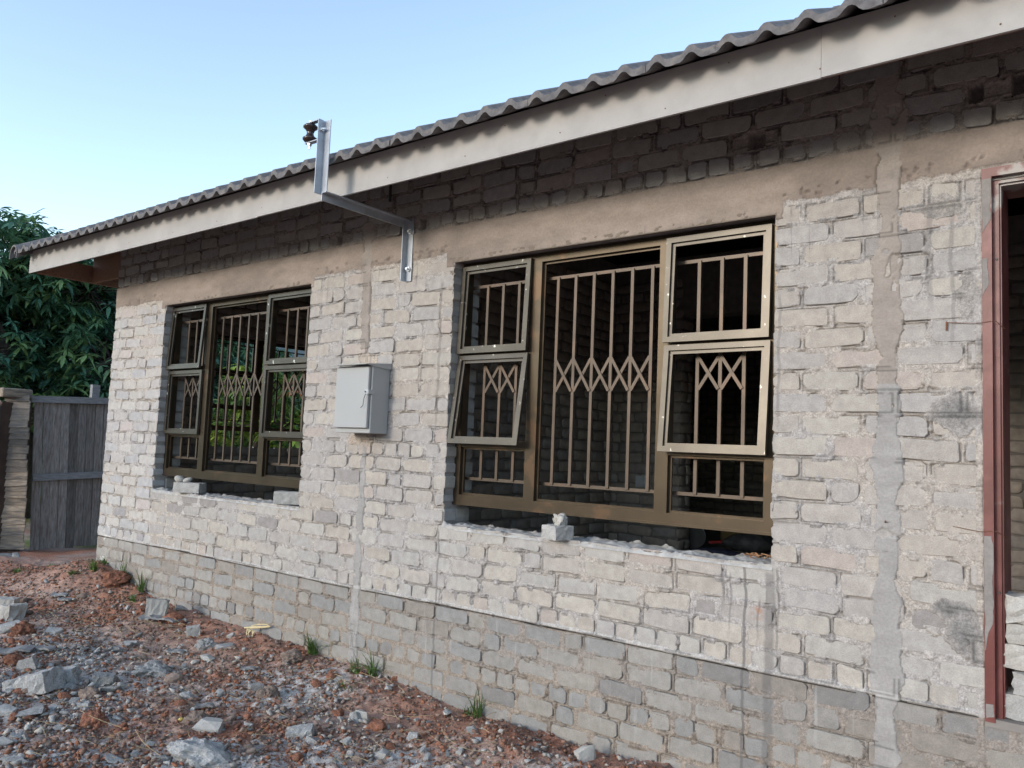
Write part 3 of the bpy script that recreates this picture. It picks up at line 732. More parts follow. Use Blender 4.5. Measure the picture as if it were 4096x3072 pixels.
# barge board up the gable and the lookout timbers
def slope_box(name, x0, x1, ya, yb_, zoff0, zoff1, ma):
    mb = MB(); z = lambda y, o: 2.46 + (y - YF) * tp + o
    v = [(x0, ya, z(ya, zoff0)), (x1, ya, z(ya, zoff0)), (x1, yb_, z(yb_, zoff0)), (x0, yb_, z(yb_, zoff0)), (x0, ya, z(ya, zoff1)), (x1, ya, z(ya, zoff1)), (x1, yb_, z(yb_, zoff1)), (x0, yb_, z(yb_, zoff1))]
    mb.add(v, [(0, 3, 2, 1), (4, 5, 6, 7), (0, 1, 5, 4), (1, 2, 6, 5), (2, 3, 7, 6), (3, 0, 4, 7)]); return hp(mb.obj(name, ma))
slope_box("barge_board", -7.362, -7.35, YF + .013, 2.8, -.19, .02, "fascia")
# boxed return of the eave at the gable: board running back to the wall
hp(MB().box((-7.345, YF + .056, 2.281), (-7.31, .9, 2.44)).obj("return_board", "wood"))
hp(MB().box((-7.30, .02, 2.28), (-6.76, .055, 2.60)).obj("return_board", "wood"))
for x in [-7.25, -6.62] + [-6.0 + i * 1.05 for i in range(9)]:
    slope_box("rafter", x, x + .04, YF + .06, 2.9, -.135, -.02, "wood" if x < -6.5 else "darkwood")
hp(MB().box((-6.7, .05, 2.625), (2.6, .15, 2.70)).obj("wall_plate", "darkwood"))
slope_box("underlay", -7.34, 2.68, YF + .02, 2.95, .0, .012, "dark")
mb = MB(); mb.add([(-7.34, 2.95, 2.46 + (2.95 - YF) * tp), (2.68, 2.95, 2.46 + (2.95 - YF) * tp), (2.68, 6.5, 2.42), (-7.34, 6.5, 2.42)], [(0, 1, 2, 3)])
mb.add([(-7.34, 2.95, 2.48 + (2.95 - YF) * tp), (2.68, 2.95, 2.48 + (2.95 - YF) * tp), (2.68, 6.52, 2.44), (-7.34, 6.52, 2.44)], [(0, 3, 2, 1)]); hp(mb.obj("rear_roof", "dark"))
for x in (-6.62, 2.44):          # gable infill
    mb = MB(); zr = 2.46 + (2.9 - YF) * tp - .02
    v = [(x, .216, 2.62), (x, 5.9, 2.62), (x, 2.9, zr)]; v2 = [(x + .1, *p[1:]) for p in v]; mb.add(v + v2, [(0, 1, 2), (3, 5, 4), (0, 3, 4, 1), (1, 4, 5, 2), (2, 5, 3, 0)]); mb.c = [(.25, .22, .2)] * 6; hp(mb.obj("gable_infill", "inner"))
# tiles: two rolls each
TW = .30; rollp = .15
def prof_z(u):                      # u in 0..rollp
    t = (u % rollp) / rollp
    return .030 * math.exp(-(abs(t - .30) / .20) ** 2.6) + .004 * math.exp(-((t - .98) / .12) ** 2)
def tile_geo(mb, x0, ya, yb_, lift=0, n=18, th=.026, jit=0.0):
    us = [i * TW / n for i in range(n + 1)]; base = len(mb.v)
    def P_(u, y, top, o): 
        d = (y - YF); s = prof_z(u) + (th if top else 0) - (0 if top else .002)
        return (x0 + u, y + (-math.sin(PITCH) * 0), 2.474 + d * tp + s / math.cos(PITCH) + o)
    for u in us:
        j = U(-1, 1) * jit
        mb.v += [P_(u, ya + j, True, lift + .012), P_(u, ya + j * .6, False, lift + .012), P_(u, yb_, True, .004 + lift * .2), P_(u, yb_, False, .004 + lift * .2)]
    for i in range(n):
        a = base + i * 4; b = a + 4; mb.f += [(a, b, b + 2, a + 2), (a + 1, a + 3, b + 3, b + 1), (a, a + 1, b + 1, b), (a + 2, b + 2, b + 3, a + 3)]
    e = base + n * 4; mb.f += [(base, base + 2, base + 3, base + 1), (e, e + 1, e + 3, e + 2)]
XT = -7.40; nt_ = int((2.75 - XT) / TW) + 1
YE = YF - .118
for i in range(nt_):
    mb = MB(); x0 = XT + i * TW; tile_geo(mb, x0 + U(-.002, .002), YE + U(-.005, .004), YE + .37, lift=U(0, .004) + .001 * (i % 2), jit=.0012, n=24)
    hp(mb.obj("roof_tile", "tile", loc=(x0, YE, 2.47), smooth=False))
mb = MB()
for r in range(1, 11):
    for i in range(nt_): tile_geo(mb, XT + i * TW, YE + r * .33 + U(-.003, .003), YE + r * .33 + .37, lift=U(0, .003), n=16)
hp(mb.obj("tile_courses", "tile", kind="stuff"))
# rounded verge tiles up the gable
for r in range(10):
    mb = MB(); y0 = YE - .012 + r * .36; y1 = y0 + .385; n = 12; base = 0
    for y, ex in ((y0, .006), (y0 + .03, .0), (y1, -.004)):
        for k in range(n + 1):
            t = math.pi * 1.02 * k / n; mb.v.append((-7.395 - math.cos(t) * (.075 + ex), y, 2.475 + (y - YF) * tp + math.sin(t) * (.095 + ex) + .0 - (.02 if k in (0, n) else 0)))
        for k in range(n + 1):
            t = math.pi * 1.02 * k / n; mb.v.append((-7.395 - math.cos(t) * (.062 + ex), y, 2.475 + (y - YF) * tp + math.sin(t) * (.080 + ex) + .0 - (.02 if k in (0, n) else 0)))
    m_ = 2 * (n + 1)
    for s_ in range(2):
        for k in range(n):
            a = s_ * m_ + k; mb.f += [(a, a + 1, a + 1 + m_, a + m_), (a + n + 1, a + n + 1 + m_, a + n + 2 + m_, a + n + 2)]
    mb.f += [(k, k + n + 1, k + n + 2, k + 1) for k in range(n)]
    hp(mb.obj("verge_tile", "tile", smooth=False))
# short conduit end dropping under the eave
hp(MB().tube([(-3.222, -.03, 2.55), (-3.220, -.03, 2.39)], .009, 8).obj("conduit_end", "dark"))

# ------------------------------------------------------------------ service bracket
br = empty("service_bracket", (-3.05, 0, 1.87), "galvanised angle iron bracket reaching from the wall past the eave with a brown insulator", "wall bracket")
BI = Matrix.Translation((3.05, 0, -1.87))
def bp(o): o.parent = br; o.matrix_parent_inverse = BI; return o
def angle(p, q, a, b, wa, wb, t=.005):
    """angle iron from p to q; flange along unit a of width wa, flange along b of width wb"""
    p = Vector(p); q = Vector(q); a = Vector(a); b = Vector(b); mb = MB()
    pr = [p * 0, a * wa, a * wa + b * t, a * t + b * t, a * t + b * wb, b * wb]
    v = [p + k for k in pr] + [q + k for k in pr]; n = 6
    mb.add(v, [(i, (i + 1) % n, (i + 1) % n + n, i + n) for i in range(n)] + [(0, 3, 2, 1), (0, 5, 4, 3), (6, 7, 8, 9), (6, 9, 10, 11)]); return mb
bp(angle((-3.072, -.005, 1.873), (-3.072, -.005, 2.262), (1, 0, 0), (0, -1, 0), .052, .045).obj("wall_plate", "galv"))
bp(angle((-3.078, -.01, 2.250), (-3.078, -.665, 2.250), (0, 0, -1), (1, 0, 0), .046, .04).obj("arm", "galv"))
bp(angle((-3.103, -.650, 2.243), (-3.103, -.650, 2.660), (1, 0, 0), (0, -1, 0), .056, .048).obj("upright", "galv"))
for z in (2.178, 1.947):
    bp(MB().lathe([(.024, 0), (.024, .004), (.015, .004), (.015, .016), (.008, .016), (.008, .03)], (-3.040, -.0055, z), (0, -1, 0), 14).obj("bolt", "galvb"))
bp(MB().lathe([(.012, 0), (.012, .012), (.006, .012), (.006, .03)], (-3.098, -.675, 2.605), (1, 0, 0), 6).obj("bolt", "galvb"))
sh = MB(); sh.box((-3.109, -.69, 2.545), (-3.104, -.66, 2.665)); sh.box((-3.225, -.69, 2.660), (-3.109, -.66, 2.665)); sh.box((-3.225, -.69, 2.545), (-3.109, -.66, 2.550))
bp(sh.obj("shackle", "galv"))
bp(MB().lathe([(.012, 0), (.030, .004), (.041, .016), (.041, .024), (.026, .034), (.021, .045), (.019, .053), (.021, .061), (.026, .072), (.041, .084), (.041, .092), (.030, .102), (.012, .108)], (-3.197, -.675, 2.551), (0, 0, 1), 24).obj("insulator", "porc", smooth=True))
bp(MB().lathe([(.005, -.036), (.005, -.018), (.012, -.018), (.012, -.002), (.005, -.002), (.005, .118), (.012, .118), (.012, .124)], (-3.197, -.675, 2.551), (0, 0, 1), 8).obj("clevis_pin", "galvb"))

# ------------------------------------------------------------------ meter box
mx = empty("meter_box", (-3.32, 0, .945), "light grey metal meter box with hood fixed to the wall between the two windows", "meter box")
MI = Matrix.Translation((3.32, 0, -.945))
def mp_(o): o.parent = mx; o.matrix_parent_inverse = MI; return o
mb = MB(); mb.box((-3.472, -.145, .945), (-3.163, -.004, 1.352), bev=.003); mp_(mb.obj("body", "boxm"))
mb = MB(); mb.box((-3.467, -.168, .975), (-3.172, -.148, 1.340), bev=.003); mp_(mb.obj("door", "boxm"))
mb = MB(); mb.add([(-3.480, -.205, 1.352), (-3.158, -.205, 1.352), (-3.158, -.003, 1.372), (-3.480, -.003, 1.372), (-3.480, -.205, 1.356), (-3.158, -.205, 1.356), (-3.158, -.003, 1.376), (-3.480, -.003, 1.376)], [(0, 3, 2, 1), (4, 5, 6, 7), (0, 1, 5, 4), (1, 2, 6, 5), (2, 3, 7, 6), (3, 0, 4, 7)])
mb.add([(-3.158, -.205, 1.352), (-3.158, -.003, 1.372), (-3.158, -.003, 1.335), (-3.158, -.14, 1.345), (-3.155, -.205, 1.352), (-3.155, -.003, 1.372), (-3.155, -.003, 1.335), (-3.155, -.14, 1.345)], [(0, 1, 2, 3), (4, 7, 6, 5), (0, 3, 7, 4), (3, 2, 6, 7), (1, 0, 4, 5)])
mp_(mb.obj("hood", "boxm"))
lt = mp_(MB().box((-3.190, -.176, 1.178), (-3.1600, -.169, 1.203)).box((-3.162, -.176, 1.178), (-3.157, -.125, 1.203)).obj("latch", "galv"))
o = MB().lathe([(.005, 0), (.005, .004)], (-3.182, -.1765, 1.190), (0, -1, 0), 8).obj("rivet", "dark"); o.parent = lt; o.matrix_parent_inverse = Matrix.Identity(4)
mp_(MB().tube([(-3.180, -.178, 1.178), (-3.187, -.182, 1.15), (-3.190, -.184, 1.12), (-3.192, -.182, 1.108), (-3.205, -.184, 1.098), (-3.208, -.186, 1.093)], .0018, 6).obj("wire", "dark"))

# ------------------------------------------------------------------ stones and blocks
def hull(pts):
    import bmesh
    bm = bmesh.new()
    for p in pts: bm.verts.new(p)
    bmesh.ops.convex_hull(bm, input=bm.verts)
    bmesh.ops.delete(bm, geom=[v for v in bm.verts if not v.link_faces], context='VERTS')
    bmesh.ops.recalc_face_normals(bm, faces=bm.faces)
    bm.verts.index_update(); V = [tuple(v.co) for v in bm.verts]; F = [tuple(v.index for v in f.verts) for f in bm.faces]; bm.free(); return V, F
def shard(n=14, flat=1.0, sharp=1.0):
    pts = []
    for _ in range(n):
        p = Vector((random.gauss(0, 1), random.gauss(0, 1), random.gauss(0, 1))).normalized(); q = Vector([max(-.8, min(.8, c * 1.25)) for c in p]); pts.append((q.x, q.y * U(.8, 1), q.z * flat))
    return hull(pts)
def lump(sub=2, amp=.22, seed=0, flat=.8):
    import bmesh
    bm = bmesh.new(); bmesh.ops.create_icosphere(bm, subdivisions=sub, radius=1); V = np.array([v.co[:] for v in bm.verts]); F = [tuple(v.index for v in f.verts) for f in bm.faces]; bm.free()
    n = fbm(V[:, 0] * 1.6 + seed * 7.1, V[:, 1] * 1.6 + V[:, 2] * 1.3 + seed, seed, 3) - .5; n2 = fbm(V[:, 0] * 5 + seed, V[:, 2] * 5 - V[:, 1] * 3, seed + 5, 3) - .5
    V = V * (1 + amp * 2.2 * n + amp * .9 * n2)[:, None]; V[:, 2] *= flat; return [tuple(p) for p in V], F
def blockmesh(L, Wd, Hh, broken=False, rough=.004, seed=0):
    """worn brick or block with rounded edges: a subdivided box"""
    nx, ny, nz = 8, 5, 4; 
    pts = {}; V = []; F = []
    def vid(i, j, k):
        if (i, j, k) not in pts:
            x, y, z = (i / nx - .5) * L, (j / ny - .5) * Wd, (k / nz - .5) * Hh; r = .006
            q = Vector((max(-L / 2 + r, min(L / 2 - r, x)), max(-Wd / 2 + r, min(Wd / 2 - r, y)), max(-Hh / 2 + r, min(Hh / 2 - r, z)))); d = Vector((x, y, z)) - q
            p = q + (d.normalized() * r if d.length > 1e-9 else d)
            if d.length > 1e-9: p = q + d.normalized() * r
            p += Vector((random.gauss(0, 1), random.gauss(0, 1), random.gauss(0, 1))) * rough * .35
            if broken and i >= nx - 1: p.x -= U(0, .22) * L * (.4 + .6 * vn(j * .9 + seed, k * .9, seed)); p.z += U(-.006, .006)
            pts[(i, j, k)] = len(V); V.append(tuple(p))
        return pts[(i, j, k)]
    for i in range(nx):
        for j in range(ny):
            F.append((vid(i, j, 0), vid(i, j + 1, 0), vid(i + 1, j + 1, 0), vid(i + 1, j, 0))); F.append((vid(i, j, nz), vid(i + 1, j, nz), vid(i + 1, j + 1, nz), vid(i, j + 1, nz)))
    for i in range(nx):
        for k in range(nz):
            F.append((vid(i, 0, k), vid(i + 1, 0, k), vid(i + 1, 0, k + 1), vid(i, 0, k + 1))); F.append((vid(i, ny, k), vid(i, ny, k + 1), vid(i + 1, ny, k + 1), vid(i + 1, ny, k)))
    for j in range(ny):
        for k in range(nz):
            F.append((vid(0, j, k), vid(0, j, k + 1), vid(0, j + 1, k + 1), vid(0, j + 1, k))); F.append((vid(nx, j, k), vid(nx, j + 1, k), vid(nx, j + 1, k + 1), vid(nx, j, k + 1)))
    return V, F
def put(name, VF, ma, loc, rot=(0, 0, 0), sc=(1, 1, 1), label=None, cat=None, group=None, smooth=False):
    me = bpy.data.meshes.new(name); me.from_pydata(VF[0], [], VF[1]); me.update(); o = link(me, name, ma, smooth=smooth)
    o.location = loc; o.rotation_euler = rot; o.scale = sc; return tag(o, label, cat, group)
D = math.radians
# under the window frames
put("brick", blockmesh(.225, .105, .078, seed=1), "block", (-5.375, .03, .489), (0, 0, D(26)), label="grey brick standing on the left window sill under two small stones", cat="brick")
put("stone", lump(2, .2, 3, .8), "cream", (-5.50, .01, .549), (0, .2, .3), (.042, .034, .034), "pinkish rounded stone wedged on the brick under the left window frame", "stone", smooth=True)
put("stone", lump(2, .2, 5, .8), "cream", (-5.44, .045, .543), (0, -.3, .9), (.036, .03, .026), "smaller tan stone beside the pinkish one under the left window frame", "stone", smooth=True)
put("brick", blockmesh(.225, .105, .085, seed=2), "block", (-4.16, .075, .492), (0, 0, D(38)), label="grey brick on the left window sill against its right jamb", cat="brick")
put("brick", blockmesh(.125, .115, .072, seed=3), "block", (-1.875, -.015, .478), (0, 0, D(-18)), label="pale grey half brick propping the frame on the right window sill", cat="brick")
put("stone", blockmesh(.058, .05, .052, rough=.012, seed=4), "cream", (-1.862, -.01, .537), (0, .1, D(-10)), label="small cubic mortar lump on top of the half brick", cat="stone", smooth=True)
put("stone", lump(2, .15, 8, .6), "cream", (-1.853, -.006, .567), (0, 0, 0), (.019, .016, .014), "flat pebble topping the mortar lump under the right window frame", "stone", smooth=True)
# blocks closing the doorway
for i, (x, z, hgt, nm) in enumerate(((.050, .385, .100, "topmost rounded white block of the stack inside the red doorway"), (.058, .302, .072, "thin cream block second from the top of the doorway stack"), (.047, .218, .088, "middle pale block of the doorway stack"),
                                 (.078, .128, .080, "block set back above the lowest one of the doorway stack"), (.050, .045, .088, "lowest grey block of the doorway stack on the threshold"))):
    o = put("block", blockmesh(.30, .12, hgt, rough=.007 if i else .014, seed=10 + i), "cream" if i < 3 else "block", (x + .155, .085, z), (0, D(U(-1, 1)), D(U(-3, 3))), label=nm, cat="block", group="blocks stacked in the doorway")

# rubble picked out in the photograph: px, py of the base centre, width px, kind, shape, label
RB = [
 (627, 2470, 75, 'cream', 'blk', 1.1, "upright pale mortar block resting on flat tile shards near the wall", "concrete lump"),
 (27, 2440, 62, 'cream', 'blk', .8, "pale block on top of the heap at the left edge", "block"),
 (22, 2485, 110, 'cream', 'blk', .6, "large pale block under the smaller one at the left edge", "block"),
 (50, 2530, 105, 'conc', 'shd', .5, "long grey slab fragment leaning below the pale blocks at the left edge", "concrete lump"),
 (88, 2545, 70, 'clod', 'lmp', .9, "red earth clod leaning on the blocks at the left edge", "earth clod"),
 (53, 2655, 58, 'clod', 'lmp', .8, "round red earth clod below the tile shard at the left edge", "earth clod"),
 (112, 2672, 80, 'conc', 'shd', .6, "pale angular stone between the red clod and the tilted slab", "stone"),
 (136, 2760, 150, 'conc', 'blk', .45, "big grey slab tilted on end in the left rubble", "concrete lump"),
 (256, 2735, 100, 'conc', 'blk', .6, "grey half block with a notched top beside the tilted slab", "block"),
 (410, 2745, 66, 'conc', 'blk', .8, "squarish broken grey block standing alone in the rubble", "block"),
 (607, 2700, 130, 'conc', 'lmp', .45, "long rough lump of grey concrete lying across the middle of the rubble", "concrete lump"),
 (773, 2545, 46, 'block', 'blk', 1.0, "small upright pale block next to the grey lump by the wall", "block"),
 (820, 2590, 68, 'conc', 'lmp', .7, "rounded porous grey lump beside the small upright block", "concrete lump"),
 (902, 2595, 70, 'slate', 'shd', .35, "dark flat slab right of the porous grey lump", "slab"),
 (827, 2645, 50, 'block', 'shd', .6, "pale stone isolated below the porous grey lump", "stone"),
 (1024, 2757, 56, 'conc', 'shd', .7, "light angular stone right of the long dry stalk", "stone"),
 (742, 2797, 52, 'conc', 'lmp', .8, "round cracked grey lump in the middle of the rubble", "concrete lump"),
 (834, 2925, 105, 'block', 'shd', .55, "pale wedge shaped brick fragment beside the dark brown rock", "brick fragment"),
 (780, 2895, 80, 'brown', 'lmp', .7, "dark brown rock behind the pale brick wedge", "rock"),
 (376, 2905, 78, 'clod', 'lmp', .9, "lone brick red clod amid grey crumbs at the lower left", "earth clod"),
 (800, 3040, 190, 'conc', 'lmp', .5, "largest rough concrete lump with holes at the bottom edge", "concrete lump"),
 (1200, 2945, 92, 'conc', 'blk', .4, "narrow grey block fragment lying diagonally on the grey dust", "concrete lump"),
 (1261, 2975, 72, 'conc', 'shd', .45, "flat grey fragment just right of the diagonal one", "concrete lump"),
 (1424, 2885, 56, 'conc', 'shd', 1.0, "pointed pale shard standing near the two dust fragments", "stone"),
 (108, 2870, 105, 'conc', 'shd', .35, "broad flat grey slab lying flush at the left", "slab"),
 (20, 2860, 85, 'conc', 'shd', .4, "flat grey slab cut by the left edge of the picture", "slab"),
 (72, 3060, 85, 'conc', 'shd', .5, "grey stone in the lower left corner", "stone"),
 (2341, 3040, 82, 'cream', 'shd', .9, "white angular stone near the foot of the wall at the bottom edge", "stone"),
 (1440, 2880, 66, 'cream', 'shd', .8, "white angular stone leaning on the pointed pale shard", "stone"),
 (1519, 3030, 66, 'block', 'shd', .6, "rounded white stone at the bottom edge below the red crumbs", "stone"),
 (1650, 2965, 44, 'conc', 'shd', 1.0, "small split white stone halfway to the wall", "stone"),
 (1888, 2935, 48, 'block', 'shd', .8, "small white stone beside the red earth heap", "stone"),
 (1953, 2835, 90, 'clod', 'lmp', .6, "crumbly red earth lump against the wall foot by the grass", "earth clod"),
 (1880, 2825, 60, 'clod', 'lmp', .6, "smaller red earth lump left of the grass blades", "earth clod"),
 (2310, 2960, 60, 'brown', 'lmp', .8, "brown earth lump behind the white angular stone", "earth clod"),
 (1590, 2725, 40, 'clod', 'lmp', .8, "orange red clod where the red heap meets the wall", "earth clod"),
 (1160, 2650, 70, 'brown', 'lmp', .8, "brown earth lump left of the green tuft at the wall", "earth clod"),
 (1070, 2790, 80, 'brown', 'lmp', .7, "tan brown rock right of the light angular stone", "rock"),
 (690, 2345 + 140, 60, 'clod', 'lmp', .7, "red clod right of the mortar block on tile shards", "earth clod"),
 (460, 2330, 100, 'clod', 'lmp', .6, "large red earth lump at the corner of the house", "earth clod"),
 (560, 2460, 40, 'clod', 'lmp', .8, "red clod left of the mortar block", "earth clod"),
 (64, 2222, 22, 'conc', 'shd', 1.2, "thin pale shard standing before the stacked boards", "shard"),
 (20, 2225, 60, 'slate', 'shd', .3, "flat pale shard lying before the stacked boards", "shard"),
 (210, 2530, 60, 'cream', 'shd', .4, "flat cream stone in the red soil left of the shards", "stone"),
 (520, 2580, 64, 'conc', 'shd', .35, "flat bluish fragment above the long grey lump", "stone"),
 (330, 2830, 70, 'conc', 'shd', .35, "flat pale fragment above the lone red clod", "stone"),
 (355, 2790, 60, 'brown', 'lmp', .9, "brown rock leaning right of the tilted slab", "rock"),
 (280, 2745 + 15, 42, 'conc', 'lmp', .8, "small grey lump in front of the notched half block", "stone"),
 (470, 3050, 80, 'conc', 'shd', .35, "flat grey stone at the bottom edge left of the largest lump", "stone"),
 (640, 3050, 60, 'conc', 'shd', .5, "grey stone touching the largest concrete lump", "stone"),
]
for k, (px_, py_, wpx, ma, shp, asp, lab, cat) in enumerate(RB):
    random.seed(100 + k)
    x, y, z, d = on_ground(px_, py_); s = wpx * d / FPX / 2
    if shp == 'blk': VF = blockmesh(2, 1.3, 2 * asp, broken=(k % 2 == 0), rough=.09, seed=k); VF = ([tuple(c for c in p) for p in VF[0]], VF[1]); sc = (s, s, s); hz = asp * s * .7
    elif shp == 'shd': VF = shard(16, asp); sc = (s * 1.2, s * .85, s * 1.1); hz = asp * s * .55
    else: VF = lump(4 if wpx > 60 else 3, .42, k, asp); sc = (s * 1.05, s * .8, s); hz = asp * s * .5
    yaw = D(38 + U(-18, 18)); rx = U(-.18, .18); ry = U(-.18, .18)
    if 'tilted' in lab: ry = -.3
    nm = {'clod': 'earth_clod', 'brown': 'rock'}.get(ma, cat.replace(' ', '_'))
    put(nm, VF, ma, (x, y, z + hz * .72), (rx, ry, yaw), sc, lab, cat, smooth=False)
# flat tile shards
random.seed(55)
for (px_, py_, wpx, lab) in ((600, 2487, 70, "left one of the broken roof tile pieces under the mortar block"), (660, 2490, 100, "long broken roof tile piece under the mortar block"), (58, 2615, 110, "ribbed broken roof tile piece at the left edge"), (180, 2610, 60, "small roof tile piece right of the ribbed one"),
                         (237, 2395, 50, "dark roof tile piece lying far back in the red soil"), (261, 2412, 46, "second dark roof tile piece just in front of the far one"), (815, 2840, 60, "ribbed tile piece beside the brown rock"), (990, 2690 - 300 + 300, 48, "flat tile piece near the light angular stone"), (700, 2560 + 60, 60, "half buried tile piece near the porous lump")):
    x, y, z, d = on_ground(px_, py_); s = wpx * d / FPX / 2; mb = MB(); n = 6
    for i in range(n + 1):
        u = -1 + 2 * i / n; zz = .12 * math.sin(u * 4) ; e0 = -.5 + U(-.12, .1); e1 = .5 + U(-.1, .15)
        mb.v += [(u * s, e0 * s, zz * s * .6), (u * s, e1 * s, zz * s * .6), (u * s, e1 * s, zz * s * .6 + .011), (u * s, e0 * s, zz * s * .6 + .011)]
        if i: b0 = (i - 1) * 4; mb.f += [(b0 + k, b0 + (k + 1) % 4, b0 + 4 + (k + 1) % 4, b0 + 4 + k) for k in range(4)]
    mb.f += [(0, 3, 2, 1), (n * 4, n * 4 + 1, n * 4 + 2, n * 4 + 3)]
    o = mb.obj("tile_shard", "slate"); o.location = (x, y, z + .018); o.rotation_euler = (U(-.12, .12), U(-.1, .1), D(38 + U(-20, 20))); tag(o, lab, "tile shard")
# countable stones of middle size
random.seed(9)
T_sh = [shard(13, .75) for _ in range(10)]; T_lp = [lump(2, .25, 20 + i, .8) for i in range(8)]
def mk(VF, nm, ma):
    me = bpy.data.meshes.new(nm); me.from_pydata(VF[0], [], VF[1]); me.update(); me.materials.append(M[ma]); return me
grp = {'conc': ("stone", "small grey concrete crumb among the rubble", "small grey crumbs in the rubble", [mk(v, "stone", "conc") for v in T_sh]),
       'cream': ("stone", "small pale stone among the rubble", "small pale stones in the rubble", [mk(v, "stone", "block") for v in T_sh]),
       'clod': ("earth_clod", "small red earth clod among the rubble", "small red clods in the rubble", [mk(v, "earth_clod", "clod") for v in T_lp]),
       'brown': ("rock", "small brown rock among the rubble", "small brown rocks in the rubble", [mk(v, "rock", "brown") for v in T_lp])}
def in_view(x, y, z, mrg=60):
    q = Matrix(R3).transposed() @ (Vector((x, y, z)) - CAM)
    if q.z > -.3: return False
    return abs(FPX * q.x / -q.z) < 2048 + mrg and abs(FPX * q.y / -q.z) < 1536 + mrg
MIDS = []
LM = []
for (a_, b_, w_, ma_, sh_, as_, lab_, cat_) in RB:
    for cut in (' amid ', ' beside ', ' behind ', ' below ', ' on top ', ' under ', ' leaning ', ' between ', ' lying ', ' resting ', ' tilted on ', ' with ', ' next ', ' right of ', ' left of ', ' isolated ', ' in the ', ' in front ', ' just ', ' standing ', ' at the ', ' near ', ' cut ', ' against ', ' where ', ' touching ', ' above ', ' halfway '):
        pass
    LM.append((a_, b_))
SHORT = {0: "mortar block on tile shards", 5: "round red clod at the left edge", 6: "pale stone by the tilted slab", 7: "big tilted slab", 8: "notched half block", 9: "squarish broken block", 10: "long rough concrete lump", 11: "small upright pale block", 12: "porous grey lump",
         14: "pale stone below the porous lump", 15: "angular stone by the long stalk", 16: "round cracked grey lump", 17: "pale brick wedge", 19: "lone brick red clod", 20: "largest concrete lump", 21: "diagonal block fragment", 23: "pointed pale shard", 24: "broad flat slab at the left",
         26: "grey stone in the lower left corner", 27: "white stone by the wall foot", 29: "rounded white stone at the bottom edge", 30: "small split white stone", 31: "small white stone by the red heap", 32: "red earth lump by the wall", 36: "brown earth lump by the green tuft", 37: "tan brown rock", 50: "flat bluish fragment", 51: "flat pale fragment"}
SHORT = {k: v for k, v in SHORT.items() if k < len(LM)}
cnt = 0
while cnt < 290:
    px_, py_ = U(0, 2350), U(2380, 3072)
    x, y, z, d = on_ground(px_, py_)
    if y > -.03 or x < -7.5: continue
    kd = random.choices(('conc', 'cream', 'clod', 'brown'), (5, 2.2, 3, 3) if x < -2.2 else (3, 3, 5, 2))[0]
    nm, lab, g, ms = grp[kd]; o = bpy.data.objects.new(nm, random.choice(ms)); COL.objects.link(o); s = (14 + 34 * random.random() ** 1.8) * d / FPX / 2 * (1 if random.random() < .85 else 1.4)
    o.location = (x, y, z + s * .35); o.rotation_euler = (U(-.5, .5), U(-.5, .5), U(0, 6.28)); o.scale = (s * U(.9, 1.3), s * U(.7, 1), s * U(.6, .95))
    tag(o, lab, {'clod': 'earth clod', 'brown': 'rock'}.get(kd, 'stone'), g); cnt += 1; MIDS.append((o, px_, py_, kd))
from collections import defaultdict
bk = defaultdict(list)
for o, a_, b_, kd in MIDS:
    k = min(SHORT, key=lambda q: math.hypot(LM[q][0] - a_, (LM[q][1] - b_) * 1.6)); dx = a_ - LM[k][0]; dy = (b_ - LM[k][1]) * 1.6
    side = ("left of" if dx < 0 else "right of") if abs(dx) > abs(dy) else ("behind" if dy < 0 else "in front of"); bk[(k, side, kd)].append((math.hypot(dx, dy), o))
NN = {'conc': 'small grey crumb', 'cream': 'small pale stone', 'clod': 'small red clod', 'brown': 'small brown rock'}
ORD = ["closest", "second closest", "third closest", "fourth closest", "fifth closest", "sixth closest", "seventh closest", "eighth closest", "ninth closest", "tenth closest"]
for (k, side, kd), L_ in bk.items():
    L_.sort(key=lambda t: t[0])
    for i, (_, o) in enumerate(L_):
        o["label"] = (NN[kd] if len(L_) == 1 else ORD[min(i, 9)] + " " + NN[kd]) + " " + side + " the " + SHORT[k]
